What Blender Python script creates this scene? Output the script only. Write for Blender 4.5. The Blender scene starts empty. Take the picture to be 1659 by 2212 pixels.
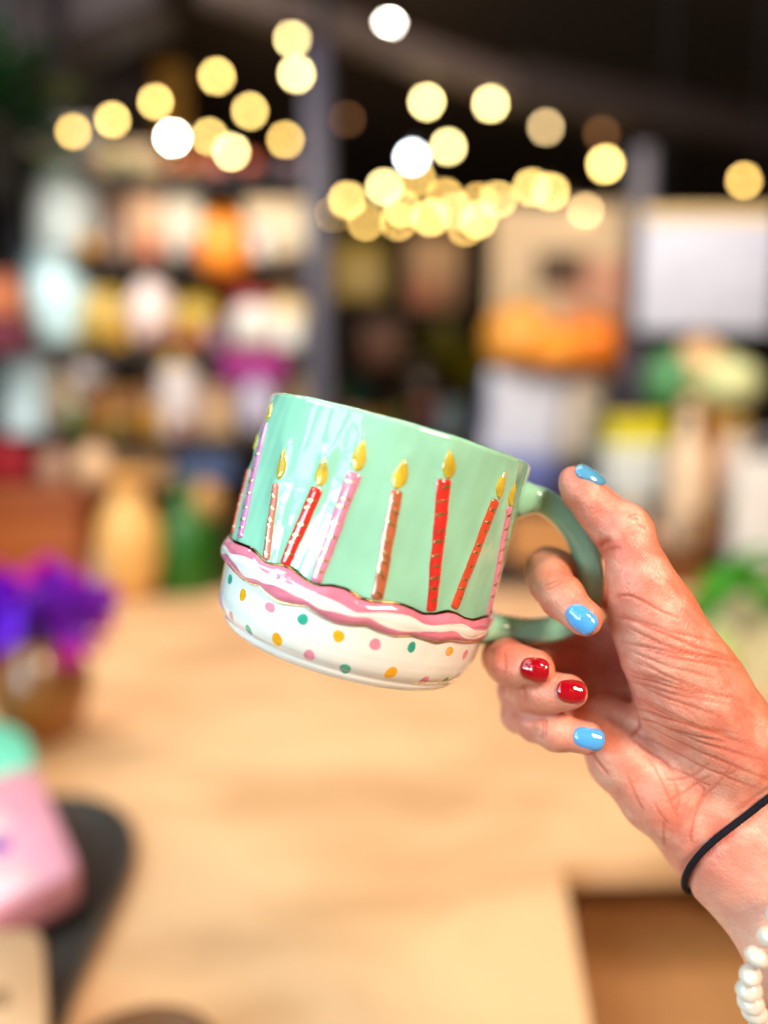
import bpy, math, random
import numpy as np
from mathutils import Vector, Matrix, kdtree

R = math.radians
scene = bpy.context.scene
col = scene.collection
random.seed(7)
rng = np.random.RandomState(7)

# ------------------------------------------------------------------ camera
F = 739.0                      # focal length in pixels of a 768x1024 frame
CX, CY = 384.0, 512.0
cam_d = bpy.data.cameras.new('camera')
cam = bpy.data.objects.new('camera', cam_d)
col.objects.link(cam)
cam.location = (0, 0, 1.45)
cam.rotation_euler = (R(90 - 7.3), 0, 0)
cam_d.sensor_fit = 'VERTICAL'
cam_d.sensor_height = 36.0
cam_d.lens = F / 1024 * 36.0
cam_d.clip_start = 0.01
cam_d.clip_end = 60
cam_d.dof.use_dof = True
cam_d.dof.focus_distance = 0.262
cam_d.dof.aperture_fstop = 1.8
cam_d.dof.aperture_blades = 0
scene.camera = cam
M = Matrix.Translation(cam.location) @ cam.rotation_euler.to_matrix().to_4x4()
Mn = np.array(M)

# ------------------------------------------------------------------ world, light, exposure
w = bpy.data.worlds.new('World')
scene.world = w
w.use_nodes = True
bg = w.node_tree.nodes['Background']
bg.inputs[0].default_value = (1.0, 0.84, 0.70, 1)
bg.inputs[1].default_value = 0.04
scene.view_settings.view_transform = 'Standard'
scene.view_settings.look = 'None'
scene.view_settings.exposure = 0
scene.view_settings.gamma = 1
scene.view_settings.use_curve_mapping = False
scene.render.engine = 'CYCLES'
scene.cycles.use_denoising = True
scene.cycles.max_bounces = 6
scene.cycles.caustics_reflective = False
scene.cycles.caustics_refractive = False
scene.cycles.sample_clamp_indirect = 4


def area(name, loc, target, sx, sy, power, color):
    l = bpy.data.lights.new(name, 'AREA')
    l.shape = 'RECTANGLE'
    l.size, l.size_y, l.energy, l.color = sx, sy, power, color
    o = bpy.data.objects.new(name, l)
    col.objects.link(o)
    o.location = loc
    o.rotation_euler = (Vector(target) - Vector(loc)).to_track_quat('-Z', 'Y').to_euler()
    return o


MUGW = (0.01, 0.28, 1.44)
# panes of a shop window, to the left of and behind the photographer
for (wx, wy) in ((-1.38, -0.20), (-1.20, -0.62), (-0.98, -0.98)):
    area('window_light', (wx, wy, 1.60), MUGW, 0.29, 0.34, 6.0, (0.66, 0.91, 1.0))
    area('window_light', (wx * 1.06, wy * 1.06, 2.18), MUGW, 0.27, 0.62, 2.6, (0.66, 0.91, 1.0))
area('cool_fill', (-1.55, -0.1, 2.75), MUGW, 1.1, 1.1, 30, (0.52, 0.90, 1.0))  # unseen panel added for cool diffuse light from the upper left
# ceiling lamps over the table and the shop floor
area('ceiling_lamp', (0.72, -0.68, 2.35), MUGW, 0.38, 0.38, 40, (1.0, 0.78, 0.56))
area('ceiling_lamp', (0.0, 1.0, 3.1), (0.0, 1.1, 0.9), 1.2, 0.8, 15, (1.0, 0.82, 0.62))
area('ceiling_lamp', (-1.1, 1.4, 3.0), (-1.2, 3.0, 1.4), 0.9, 0.5, 52, (1.0, 0.90, 0.80))
area('ceiling_lamp', (1.4, 1.6, 3.0), (1.3, 3.6, 1.4), 0.9, 0.5, 38, (1.0, 0.86, 0.72))


# ------------------------------------------------------------------ helpers
def srgb(r, g, b):
    f = lambda c: (c / 255 / 12.92) if c / 255 <= 0.04045 else ((c / 255 + 0.055) / 1.055) ** 2.4
    return (f(r), f(g), f(b), 1)


def principled(name, color, rough=0.5, metal=0.0, coat=0.0, coat_rough=0.03, spec=0.5, vary=0.0, vscale=8.0,
               bump=0.0, bscale=60.0, sss=0.0, emit=None, emit_s=0.0, sheen=0.0):
    m = bpy.data.materials.new(name)
    m.use_nodes = True
    nt = m.node_tree
    b = nt.nodes['Principled BSDF']
    b.inputs['Base Color'].default_value = color
    b.inputs['Roughness'].default_value = rough
    b.inputs['Metallic'].default_value = metal
    b.inputs['Coat Weight'].default_value = coat
    b.inputs['Coat Roughness'].default_value = coat_rough
    b.inputs['Specular IOR Level'].default_value = spec
    if sss:
        b.inputs['Subsurface Weight'].default_value = sss
        b.inputs['Subsurface Radius'].default_value = (1.0, 0.8, 0.6)
        b.inputs['Subsurface Scale'].default_value = 0.001
    if emit:
        b.inputs['Emission Color'].default_value = emit
        b.inputs['Emission Strength'].default_value = emit_s
    if vary or bump:
        tc = nt.nodes.new('ShaderNodeTexCoord')
    if vary:
        n = nt.nodes.new('ShaderNodeTexNoise')
        n.inputs['Scale'].default_value = vscale
        n.inputs['Detail'].default_value = 5
        nt.links.new(tc.outputs['Object'], n.inputs['Vector'])
        mr = nt.nodes.new('ShaderNodeMapRange')
        mr.inputs[1].default_value = 0.3
        mr.inputs[2].default_value = 0.7
        mr.inputs[3].default_value = 1 - vary
        mr.inputs[4].default_value = 1 + vary * 0.6
        nt.links.new(n.outputs[0], mr.inputs[0])
        mx = nt.nodes.new('ShaderNodeVectorMath')
        mx.operation = 'SCALE'
        mx.inputs[0].default_value = color[:3]
        nt.links.new(mr.outputs[0], mx.inputs['Scale'])
        nt.links.new(mx.outputs[0], b.inputs['Base Color'])
    if bump:
        n2 = nt.nodes.new('ShaderNodeTexNoise')
        n2.inputs['Scale'].default_value = bscale
        n2.inputs['Detail'].default_value = 3
        nt.links.new(tc.outputs['Object'], n2.inputs['Vector'])
        bp = nt.nodes.new('ShaderNodeBump')
        bp.inputs['Strength'].default_value = bump
        bp.inputs['Distance'].default_value = 0.001
        nt.links.new(n2.outputs[0], bp.inputs['Height'])
        nt.links.new(bp.outputs[0], b.inputs['Normal'])
        if coat:
            nt.links.new(bp.outputs[0], b.inputs['Coat Normal'])
    return m


class MB:
    """collects vertices, faces and material indices; build() links ONE mesh object"""
    def __init__(self):
        self.v, self.f, self.m = [], [], []

    def add(self, verts, faces, mi=0):
        o = len(self.v)
        self.v += [tuple(map(float, p)) for p in verts]
        self.f += [tuple(i + o for i in f) for f in faces]
        self.m += [mi] * len(faces)
        return self

    def grid(self, P, mi=0, closed_u=False, closed_v=False, flip=False):
        """P: array (nu, nv, 3)"""
        nu, nv = P.shape[:2]
        fs = []
        for i in range(nu if closed_u else nu - 1):
            for j in range(nv if closed_v else nv - 1):
                a, b_ = i, (i + 1) % nu
                c, d = j, (j + 1) % nv
                q = (a * nv + c, b_ * nv + c, b_ * nv + d, a * nv + d)
                fs.append(q[::-1] if flip else q)
        return self.add(P.reshape(-1, 3), fs, mi)

    def box(self, c, s, bev=0.0, mi=0, rotz=0.0):
        x, y, z = [k / 2 for k in s]
        bev = min(bev, x * .9, y * .9, z * .9)
        cr, sr = math.cos(rotz), math.sin(rotz)
        n = 3
        pts = []
        rings = []
        prof = [(0, -z)] if False else []
        # rounded box: stack of rounded-rectangle rings
        def ring(ins, zz):
            rr = max(bev, 1e-5)
            out = []
            for (qx, qy, a0) in ((1, 1, 0), (-1, 1, 90), (-1, -1, 180), (1, -1, 270)):
                for k in range(n + 1):
                    a = R(a0 + 90 * k / n)
                    px = qx * (x - rr) + (rr - ins) * math.cos(a) if rr > ins else qx * (x - ins)
                    py = qy * (y - rr) + (rr - ins) * math.sin(a) if rr > ins else qy * (y - ins)
                    out.append((c[0] + px * cr - py * sr, c[1] + px * sr + py * cr, c[2] + zz))
            return out
        if bev > 0:
            for k in range(n + 1):
                a = R(90 * k / n)
                rings.append(ring(bev * (1 - math.sin(a)) * .999, -z + bev * (1 - math.cos(a))))
            for k in range(n + 1):
                a = R(90 * k / n)
                rings.append(ring(bev * (1 - math.cos(a)) * .999, z - bev * (1 - math.sin(a))))
        else:
            rings = [ring(0, -z), ring(0, z)]
        m_ = len(rings[0])
        vs = [p for r_ in rings for p in r_]
        fs = []
        for i in range(len(rings) - 1):
            for j in range(m_):
                k = (j + 1) % m_
                fs.append((i * m_ + j, i * m_ + k, (i + 1) * m_ + k, (i + 1) * m_ + j))
        fs.append(tuple(range(m_))[::-1])
        fs.append(tuple((len(rings) - 1) * m_ + j for j in range(m_)))
        return self.add(vs, fs, mi)

    def lathe(self, prof, c=(0, 0, 0), n=40, mi=0, sy=1.0):
        P = np.zeros((n, len(prof), 3))
        for i in range(n):
            a = 2 * math.pi * i / n
            for j, (r_, z) in enumerate(prof):
                P[i, j] = (c[0] + r_ * math.cos(a), c[1] + sy * r_ * math.sin(a), c[2] + z)
        return self.grid(P, mi, closed_u=True)

    def tube(self, pts, rad, n=10, mi=0, closed=False):
        pts = [Vector(p) for p in pts]
        N = len(pts)
        rs = rad if hasattr(rad, '__len__') else [rad] * N
        T = []
        for i in range(N):
            a = pts[(i - 1) % N] if (closed or i > 0) else pts[i]
            b_ = pts[(i + 1) % N] if (closed or i < N - 1) else pts[i]
            T.append((b_ - a).normalized())
        up = T[0].orthogonal().normalized()
        P = np.zeros((N, n, 3))
        for i in range(N):
            up = (up - T[i] * up.dot(T[i])).normalized()
            s = T[i].cross(up)
            for j in range(n):
                a = 2 * math.pi * j / n
                P[i, j] = pts[i] + (up * math.cos(a) + s * math.sin(a)) * rs[i]
        self.grid(P, mi, closed_u=closed, closed_v=True)
        if not closed:
            o = len(self.v) - N * n
            self.f.append(tuple(o + j for j in range(n))[::-1])
            self.f.append(tuple(o + (N - 1) * n + j for j in range(n)))
            self.m += [mi, mi]
        return self

    def build(self, name, mats, parent=None, smooth=True, mw=None):
        me = bpy.data.meshes.new(name)
        me.from_pydata(self.v, [], self.f)
        if not isinstance(mats, (list, tuple)):
            mats = [mats]
        for m_ in mats:
            me.materials.append(m_)
        me.polygons.foreach_set('material_index', self.m)
        me.polygons.foreach_set('use_smooth', [smooth] * len(self.f))
        me.update()
        o = bpy.data.objects.new(name, me)
        col.objects.link(o)
        if parent is not None:
            o.parent = parent
        if mw is not None:
            o.matrix_world = mw
        return o


def autosmooth(o, ang=40):
    me = o.data
    me.set_sharp_from_angle(angle=R(ang))
    return o


def tag(o, label=None, cat=None, group=None, kind=None):
    if label: o['label'] = label
    if cat: o['category'] = cat
    if group: o['group'] = group
    if kind: o['kind'] = kind
    return o


def empty(name, mw, label, cat, group=None):
    o = bpy.data.objects.new(name, None)
    o.empty_display_size = 0.03
    col.objects.link(o)
    o.matrix_world = mw
    return tag(o, label, cat, group)


def U(x, y, d):
    """point at depth d seen at pixel x, y of the 768x1024 frame, camera space"""
    return np.array([(x - CX) / F * d, (CY - y) / F * d, -d])


# ------------------------------------------------------------------ setting
TABLE_Z = 0.95
CAMZ = 1.45


def at(X, Y, yy):
    """world point on the vertical plane y=yy seen at pixel X,Y of the 1659x2212 view"""
    d = Mn[:3, :3] @ np.array([(X * 768 / 1659 - CX) / F, (CY - Y * 768 / 1659) / F, -1.0])
    t = yy / d[1]
    return Vector((0, 0, CAMZ)) + Vector(d * t)


def on_z(X, Y, z):
    d = Mn[:3, :3] @ np.array([(X * 768 / 1659 - CX) / F, (CY - Y * 768 / 1659) / F, -1.0])
    t = (z - CAMZ) / d[2]
    return Vector((0, 0, CAMZ)) + Vector(d * t)


def plane(name, pts, mat):
    mb = MB()
    mb.add(pts, [(0, 1, 2, 3)])
    return tag(mb.build(name, mat, smooth=False), kind='structure')


m_floor = principled('floor_boards', (0.62, 0.33, 0.11, 1), 0.6, vary=0.35, vscale=3)
m_wall = principled('dark_wall', (0.016, 0.009, 0.005, 1), 0.8, vary=0.5, vscale=1.2)
m_ceil = principled('dark_ceiling', (0.020, 0.008, 0.003, 1), 0.95, vary=0.6, vscale=0.8)
m_side = principled('tan_wall', (0.50, 0.38, 0.26, 1), 0.8, vary=0.1, vscale=1.2)
plane('floor', [(-5, -3, 0), (5, -3, 0), (5, 8, 0), (-5, 8, 0)], m_floor)
plane('ceiling', [(-5, -3, 3.6), (-5, 8, 3.6), (5, 8, 3.6), (5, -3, 3.6)], m_ceil)
plane('wall', [(-5, 7.5, 0), (5, 7.5, 0), (5, 7.5, 3.6), (-5, 7.5, 3.6)], m_wall)
plane('wall', [(4.2, -3, 0), (4.2, 8, 0), (4.2, 8, 3.6), (4.2, -3, 3.6)], m_side)
plane('wall', [(-4.2, -3, 0), (-4.2, -3, 3.6), (-4.2, 8, 3.6), (-4.2, 8, 0)], m_wall)
plane('wall', [(-5, -2.6, 0), (-5, -2.6, 3.6), (5, -2.6, 3.6), (5, -2.6, 0)], m_side)

# ================================================================== MUG
PX, PY, D0, ROLL, PITCH = 402.02, 430.47, 0.2951, R(15.84), R(2.68)
HM = 0.0903
uu = np.array([math.sin(ROLL) * math.cos(PITCH), math.cos(ROLL) * math.cos(PITCH), math.sin(PITCH)])
oo = U(PX, PY, D0)                     # rim centre
e1 = np.cross(uu, [0, 0, 1.0]); e1 /= np.linalg.norm(e1)
e2 = np.cross(uu, e1)
base = oo - uu * HM
MC = np.eye(4)
MC[:3, 0], MC[:3, 1], MC[:3, 2], MC[:3, 3] = e1, e2, uu, base
MUG = M @ Matrix(MC.tolist())
MCi = np.linalg.inv(MC)

PROF = [(0.0, 46.5), (1.2, 47.9), (2.4, 48.5), (3.3, 48.4), (4.1, 49.4), (5, 50.3), (6.5, 51.25), (8.5, 51.95), (12, 52.6), (17, 53.0),
        (22, 53.3), (30, 53.4), (50, 53.3), (75, 53.1), (90.3, 52.9)]
pz = np.array([p[0] for p in PROF]); pr = np.array([p[1] for p in PROF])


_zf = np.linspace(0, 90.3, 904)
_rf = np.interp(_zf, pz, pr)
for _k in range(40):
    _rf[1:-1] = (_rf[:-2] + 2 * _rf[1:-1] + _rf[2:]) / 4


def rad0(z):
    return np.interp(z, _zf, _rf)


def zpx(X, Y, r=53.3):
    """zoom-1 pixel -> (phi, z mm) on the mug surface"""
    x = 200 + .211 * X; y = 375 + .211 * Y
    d = U(x, y, 1.0)
    ol = (MCi @ np.array([0, 0, 0, 1.0]))[:3] * 1000
    dl = MCi[:3, :3] @ d * 1000
    for _ in range(3):
        a = dl[0] ** 2 + dl[1] ** 2; b_ = 2 * (ol[0] * dl[0] + ol[1] * dl[1]); c = ol[0] ** 2 + ol[1] ** 2 - r * r
        disc = max(b_ * b_ - 4 * a * c, 0)
        t = (-b_ - math.sqrt(disc)) / (2 * a)
        p = ol + dl * t
    return math.atan2(p[0], -p[1]), p[2]


# candles:  bottom xy, top xy, width bottom, width top (mm), colour, flame base, flame tip, flame width
CAND = [
    ('rose', (318, 880), (368, 515), 3.3, 3.0, (378, 497), (405, 345), 4.6),
    ('red', (405, 902), (560, 535), 3.8, 4.2, (562, 527), (600, 388), 4.9),
    ('pink', (550, 982), (733, 462), 3.7, 4.7, (745, 458), (778, 305), 5.1),
    ('copper', (838, 1062), (933, 545), 3.7, 3.5, (936, 541), (966, 393), 5.4),
    ('red', (1090, 1118), (1157, 493), 3.6, 4.6, (1172, 492), (1181, 352), 5.3),
    ('orange', (1197, 1105), (1400, 590), 3.6, 4.0, (1408, 584), (1443, 460), 5.0),
    ('pink', (1355, 1135), (1462, 620), 3.6, 3.9, (1466, 622), (1485, 508), 4.8),
    ('lilac', (197, 775), (318, 228), 4.0, 4.4, (322, 218), (343, 133), 4.8),
    ('orange', (166, 752), (232, 445), 3.6, 3.6, (250, 352), (268, 272), 4.6),
]
cand = []
for (cn, b, t, wb, wt, fb, ft, fw) in CAND:
    cand.append(dict(c=cn, b=zpx(*b), t=zpx(*t), wb=wb, wt=wt, fb=zpx(*fb), ft=zpx(*ft), fw=fw))
# candles round the unseen back
for k, cn in enumerate(['red', 'pink', 'copper', 'rose']):
    ph = R(128 + 34 * k)
    if k == 3: ph = R(238)
    cand.append(dict(c=cn, b=(ph, 33), t=(ph + .06 * (-1) ** k, 62 + 5 * (k % 2)), wb=3.6, wt=4.0,
                     fb=(ph + .06 * (-1) ** k, 63.5 + 5 * (k % 2)), ft=(ph + .08 * (-1) ** k, 76 + 5 * (k % 2)), fw=5.0))

RK = 53.3


def seg_d(ph, z, a, b):
    """distance (mm) in the unrolled surface to the segment a-b"""
    dx = (np.mod(ph - a[0] + math.pi, 2 * math.pi) - math.pi) * RK
    dz = z - a[1]
    vx, vz = (b[0] - a[0]) * RK, b[1] - a[1]
    L = vx * vx + vz * vz
    t = np.clip((dx * vx + dz * vz) / L, 0, 1)
    return np.hypot(dx - t * vx, dz - t * vz)


def rsurf(ph, z):
    """outer radius in mm with hand-made unevenness and the soft swell round each candle"""
    ph = np.asarray(ph, float); z = np.asarray(z, float)
    r = rad0(z)
    up = np.clip((z - 30) / 12, 0, 1)
    wv = (0.10 * np.sin(ph * 11 + 0.04 * z) + 0.07 * np.sin(ph * 19 + 1.3 - 0.06 * z) + 0.05 * np.sin(ph * 31 + 2 + .09 * z)
          + 0.035 * np.sin(ph * 53 + .5 - .13 * z) + .03 * np.sin(z * .45 + 3 * np.sin(ph * 5)))
    r = r + wv * (0.35 + 0.65 * up)
    sw = np.zeros_like(r)
    for c in cand:
        d = seg_d(ph, z, c['b'], c['t'])
        sw = np.maximum(sw, 0.75 * np.exp(-(d / 3.6) ** 2))
        d = seg_d(ph, z, c['fb'], c['ft'])
        sw = np.maximum(sw, 0.6 * np.exp(-(d / 3.6) ** 2))
    return r + sw * np.clip((z - 26) / 6, 0, 1) * np.clip((90 - z) / 6, 0, 1)


def surf(ph, z, lift=0.0):
    r = (rsurf(ph, z) + lift) / 1000
    return np.stack([r * np.sin(ph), -r * np.cos(ph), np.asarray(z) / 1000 * np.ones_like(r)], -1)


glaze = dict(rough=0.09, coat=1.0, coat_rough=0.025)
m_teal = principled('mint_glaze', (0.300, 0.620, 0.460, 1), vary=0.10, vscale=45, bump=0.12, bscale=130, **glaze)
m_white = principled('white_glaze', (0.80, 0.775, 0.745, 1), vary=0.03, vscale=40, **glaze)
m_gold2 = principled('gold_dark_reflection', (0.22, 0.13, 0.045, 1), 0.12, metal=1.0)  # gold lustre with the dark surroundings it mirrors put into its colour
m_gold = principled('gold_lustre', (1.0, 0.70, 0.30, 1), 0.32, metal=1.0, bump=0.25, bscale=700)
m_flame = principled('ochre_glaze', (0.62, 0.44, 0.035, 1), vary=0.35, vscale=160, **glaze)
m_pinkb = principled('icing_pink_glaze', (0.74, 0.21, 0.32, 1), vary=0.22, vscale=90, **glaze)
m_c = {
    'rose': principled('rose_glaze', (0.52, 0.19, 0.14, 1), vary=0.15, vscale=200, **glaze),
    'red': principled('red_glaze', (0.66, 0.030, 0.022, 1), vary=0.15, vscale=200, **glaze),
    'pink': principled('pink_glaze', (0.70, 0.24, 0.36, 1), vary=0.12, vscale=200, **glaze),
    'lilac': principled('lilac_glaze', (0.50, 0.20, 0.40, 1), vary=0.12, vscale=200, **glaze),
    'copper': principled('copper_brown_glaze', (0.47, 0.125, 0.055, 1), vary=0.2, vscale=200, **glaze),
    'orange': principled('orange_red_glaze', (0.60, 0.070, 0.025, 1), vary=0.15, vscale=200, **glaze),
}
m_dot = {
    'g': principled('teal_dot', (0.035, 0.40, 0.29, 1), vary=0.35, vscale=260, **glaze),
    'o': principled('orange_dot', (0.88, 0.40, 0.010, 1), vary=0.22, vscale=260, **glaze),
    'p': principled('pink_dot', (0.80, 0.26, 0.38, 1), vary=0.22, vscale=260, **glaze),
}

mug = empty('mug', MUG, 'mint green ceramic birthday cake mug with raised candles, tilted in the hand', 'mug')

# icing band boundaries (zoom-1 pixels)
TOPB = [(160, 790), (200, 805), (235, 820), (270, 850), (300, 885), (340, 897), (380, 900), (430, 915), (490, 965), (540, 995), (580, 1000), (620, 998), (690, 1015),
        (760, 1060), (820, 1078), (900, 1080), (960, 1090), (1010, 1110), (1060, 1135), (1120, 1135), (1180, 1122), (1215, 1130),
        (1260, 1155), (1300, 1165), (1350, 1150)]
BOTB = [(115, 890), (135, 910), (180, 960), (230, 990), (270, 1000), (310, 1040), (360, 1075), (420, 1088), (500, 1098), (560, 1140),
        (640, 1180), (720, 1190), (790, 1190), (850, 1220), (930, 1245), (1010, 1240), (1080, 1262), (1130, 1275), (1200, 1265),
        (1260, 1272), (1330, 1268)]


def boundary(pts, r, base_z, amp, per):
    q = sorted(zpx(X, Y, r) for X, Y in pts)
    ph = np.array([a for a, _ in q]); z = np.array([b for _, b in q])
    lo, hi = ph[0], ph[-1]
    span = 2 * math.pi - (hi - lo)
    n = 30
    bp = hi + span * (np.arange(1, n) / n)
    tt = np.arange(1, n) / n
    bz = z[-1] * (1 - tt) + z[0] * tt
    bz = bz + amp * np.sin(tt * 2 * math.pi * per) * np.minimum(1, 6 * np.minimum(tt, 1 - tt))
    PH = np.concatenate([ph, bp]); Z = np.concatenate([z, bz])

    def f(x):
        x = np.mod(np.asarray(x, float) - lo, 2 * math.pi) + lo
        # smooth resample
        s = 0
        for k, wgt in ((-1, .25), (0, .5), (1, .25)):
            s = s + wgt * np.interp(np.mod(x + k * .018 - lo, 2 * math.pi) + lo, np.append(PH, PH[0] + 2 * math.pi), np.append(Z, Z[0]))
        return s
    return f


ztop = boundary(TOPB, 54.6, 33, 1.0, 5)
zbot = boundary(BOTB, 54.8, 22, 0.9, 6)

# body: outside wall, lip and inside
NPH = 900
ph = np.linspace(0, 2 * math.pi, NPH, endpoint=False)
zs = np.concatenate([np.linspace(20, 88.3, 190)])
PHG, ZG = np.meshgrid(ph, zs, indexing='ij')
outer = surf(PHG, ZG)
lip = []
for a in np.linspace(0, math.pi, 13)[1:]:
    rr = (rsurf(ph, np.full_like(ph, 88.3)) - 1.9 + 1.9 * math.cos(a)) / 1000
    zz = (88.3 + 1.9 * math.sin(a) + .10 * np.sin(ph * 7) + .06 * np.sin(ph * 17 + 1)) / 1000
    lip.append(np.stack([rr * np.sin(ph), -rr * np.cos(ph), zz], -1))
for z_, dr in [(80, 3.9), (60, 4.2), (40, 4.4), (20, 4.8), (12, 6.5), (8, 12), (7, 25), (7, 52.0)]:
    rr = np.full_like(ph, max(rad0(z_) - dr, 0.3)) / 1000
    lip.append(np.stack([rr * np.sin(ph), -rr * np.cos(ph), np.full_like(ph, z_ / 1000)], -1))
P = np.concatenate([outer, np.stack(lip, 1)], 1)
mb = MB(); mb.grid(P, 0, closed_u=True)
mb.build('body', m_teal, mug)

# white base with foot ring and painted dots
DOTS = [(142, 968, 12, 'g', 1.9), (202, 1042, 28, 'o', 0), (332, 1100, 40, 'p', 0), (148, 1142, 20, 'p', 1.5), (230, 1210, 32, 'g', 0),
        (365, 1255, 50, 'o', 0), (487, 1158, 54, 'g', 0), (517, 1330, 52, 'p', 0), (657, 1238, 62, 'o', 0), (688, 1393, 58, 'g', 0),
        (830, 1277, 54, 'p', 0), (905, 1413, 62, 'o', 0), (1003, 1290, 56, 'g', 0), (1060, 1450, 46, 'p', 0), (1182, 1310, 42, 'o', 0),
        (1160, 1450, 34, 'g', 0), (1257, 1325, 28, 'p', 0)]
zb = np.concatenate([np.linspace(0.0, 3.0, 10), np.linspace(3.15, 5, 14), np.linspace(5.4, 27, 70)])
PHG, ZG = np.meshgrid(ph, zb, indexing='ij')
outer = surf(PHG, ZG, 0.02)
foot = []
for rr, zz in [(0.3, 1.2), (30, 1.2), (41, 1.0), (43, 0.2), (44.2, -0.25), (45.6, -0.3)]:
    r_ = np.full_like(ph, rr / 1000)
    foot.append(np.stack([r_ * np.sin(ph), -r_ * np.cos(ph), np.full_like(ph, zz / 1000)], -1))
P = np.concatenate([np.stack(foot, 1), outer], 1)
mb = MB(); mb.grid(P, 0, closed_u=True)
di = {'g': 1, 'o': 2, 'p': 3}
allD = []
for (X, Y, wd, cc, _) in DOTS:
    a, z_ = zpx(X, Y, float(rad0(11)))
    for _ in range(4):
        a, z_ = zpx(X, Y, float(rad0(z_)))
    allD.append((a, z_, cc))
for k in range(22):
    a = R(98 + 162 * (k + .5) / 22)
    allD.append((a, [8.0, 16.5][k % 2] + random.uniform(-1, 1), 'gop'[k * 2 % 3]))
for (a, z_, cc) in allD:
    rd = random.uniform(1.75, 2.15) * (1.12 if cc == 'o' else 1)
    nr, na = 6, 28
    P = np.zeros((nr, na, 3))
    j1, j2, j3 = random.uniform(0, 6), random.uniform(0, 6), random.uniform(.9, 1.1)
    for i in range(nr):
        q = 1 - i / (nr - 1) * .999
        for k in range(na):
            th = 2 * math.pi * k / na
            r_ = rd * q * (1 + .05 * math.sin(2 * th + j1) + .035 * math.sin(3 * th + j2))
            aa = a + r_ * math.cos(th) / j3 / RK
            zz = z_ + r_ * math.sin(th) * j3
            P[i, k] = surf(np.array(aa), np.array(zz), 0.025 + 0.02 * (1 - q ** 8))
    mb.grid(P, di[cc], closed_v=True)
mb.build('base', [m_white, m_dot['g'], m_dot['o'], m_dot['p']], mug)

# wavy icing band: pink / white / pink, split exactly on the painted lines
def bandsurf(a, v):
    zt, zb_ = ztop(a), zbot(a)
    z_ = zt + (zb_ - zt) * v
    bulge = 2.5 * np.power(np.clip(1 - np.abs(2 * v - 1) ** 2.6, 0, 1), 0.75)
    bulge = bulge * (0.92 + 0.10 * np.sin(a * 9 + 1) + .05 * np.sin(a * 23))
    groove = -0.18 * np.exp(-((v - .36 - .05 * np.sin(a * 12)) / .07) ** 2) - .15 * np.exp(-((v - .66 - .05 * np.sin(a * 13 + 2)) / .07) ** 2)
    r = (rad0(z_) - .05 + bulge + groove + .25) / 1000
    return np.stack([r * np.sin(a), -r * np.cos(a), z_ / 1000], -1)


pa = np.linspace(0, 2 * math.pi, 1000, endpoint=False)
v1 = 0.35 + 0.08 * np.sin(pa * 12 + 1.2) + 0.045 * np.sin(pa * 5 + 2) + 0.02 * np.sin(pa * 29)
v2 = 0.69 + 0.09 * np.sin(pa * 11 + 3.8) + 0.04 * np.sin(pa * 7 + .4) + .02 * np.sin(pa * 31 + 1)
mb = MB()
for (lo, hi, mi) in ((np.zeros_like(pa), v1, 0), (v1, v2, 1), (v2, np.ones_like(pa), 0)):
    tt = np.linspace(0, 1, 12)
    V = lo[:, None] + (hi - lo)[:, None] * tt[None]
    A = np.repeat(pa[:, None], 12, 1)
    mb.grid(bandsurf(A, V), mi, closed_u=True, flip=True)
band = mb.build('icing_band', [m_pinkb, m_white], mug)
for (fz, rr, off, jit) in ((ztop, 0.58, 0.30, .2), (zbot, 0.27, 0.2, .5)):
    pts = []
    a = np.linspace(0, 2 * math.pi, 700, endpoint=False)
    z_ = fz(a)
    r_ = (rad0(z_) + off + .12) / 1000
    pts = np.stack([r_ * np.sin(a), -r_ * np.cos(a), z_ / 1000], -1)
    rads = (rr * (1 + jit * np.sin(a * 17) * np.sin(a * 5 + 1))) / 1000
    MB().tube(pts, list(rads), 8, closed=True).build('gold_line', m_gold2 if fz is ztop else m_gold, band)


# candles in relief
def ribbon(ctr, tanv, s, hw, hh):
    pass


def candle_pt(c, t, s, lift=0.0):
    """t 0..1 along, s -1..1 across"""
    a = c['b'][0] + (c['t'][0] - c['b'][0]) * t
    z_ = c['b'][1] + (c['t'][1] - c['b'][1]) * t
    dx, dz = (c['t'][0] - c['b'][0]) * RK, c['t'][1] - c['b'][1]
    L = math.hypot(dx, dz)
    nx, nz = dz / L, -dx / L
    hw = (c['wb'] + (c['wt'] - c['wb']) * t) / 2 * 1.13
    e = 1.0
    dm = min(t, 1 - t) * L
    if dm < 0.9: e = math.sqrt(max(1 - (1 - dm / 0.9) ** 2, 0)) * .45 + .55
    wob = 0.10 * math.sin(t * 11 + c['j']) + .04 * math.sin(t * 27 + 2 * c['j'])
    hw = hw * (1 + .025 * math.sin(t * 19 + c['j'] * 3)) * e
    a += (nx * (s * hw + wob)) / RK
    z_ += nz * (s * hw + wob)
    hgt = .80 * math.sqrt(max(1 - s * s, 0)) ** 1.3 * (min(1, dm / .8) * .7 + .3) + .03
    return surf(np.array(a), np.array(z_), hgt + lift)


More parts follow.
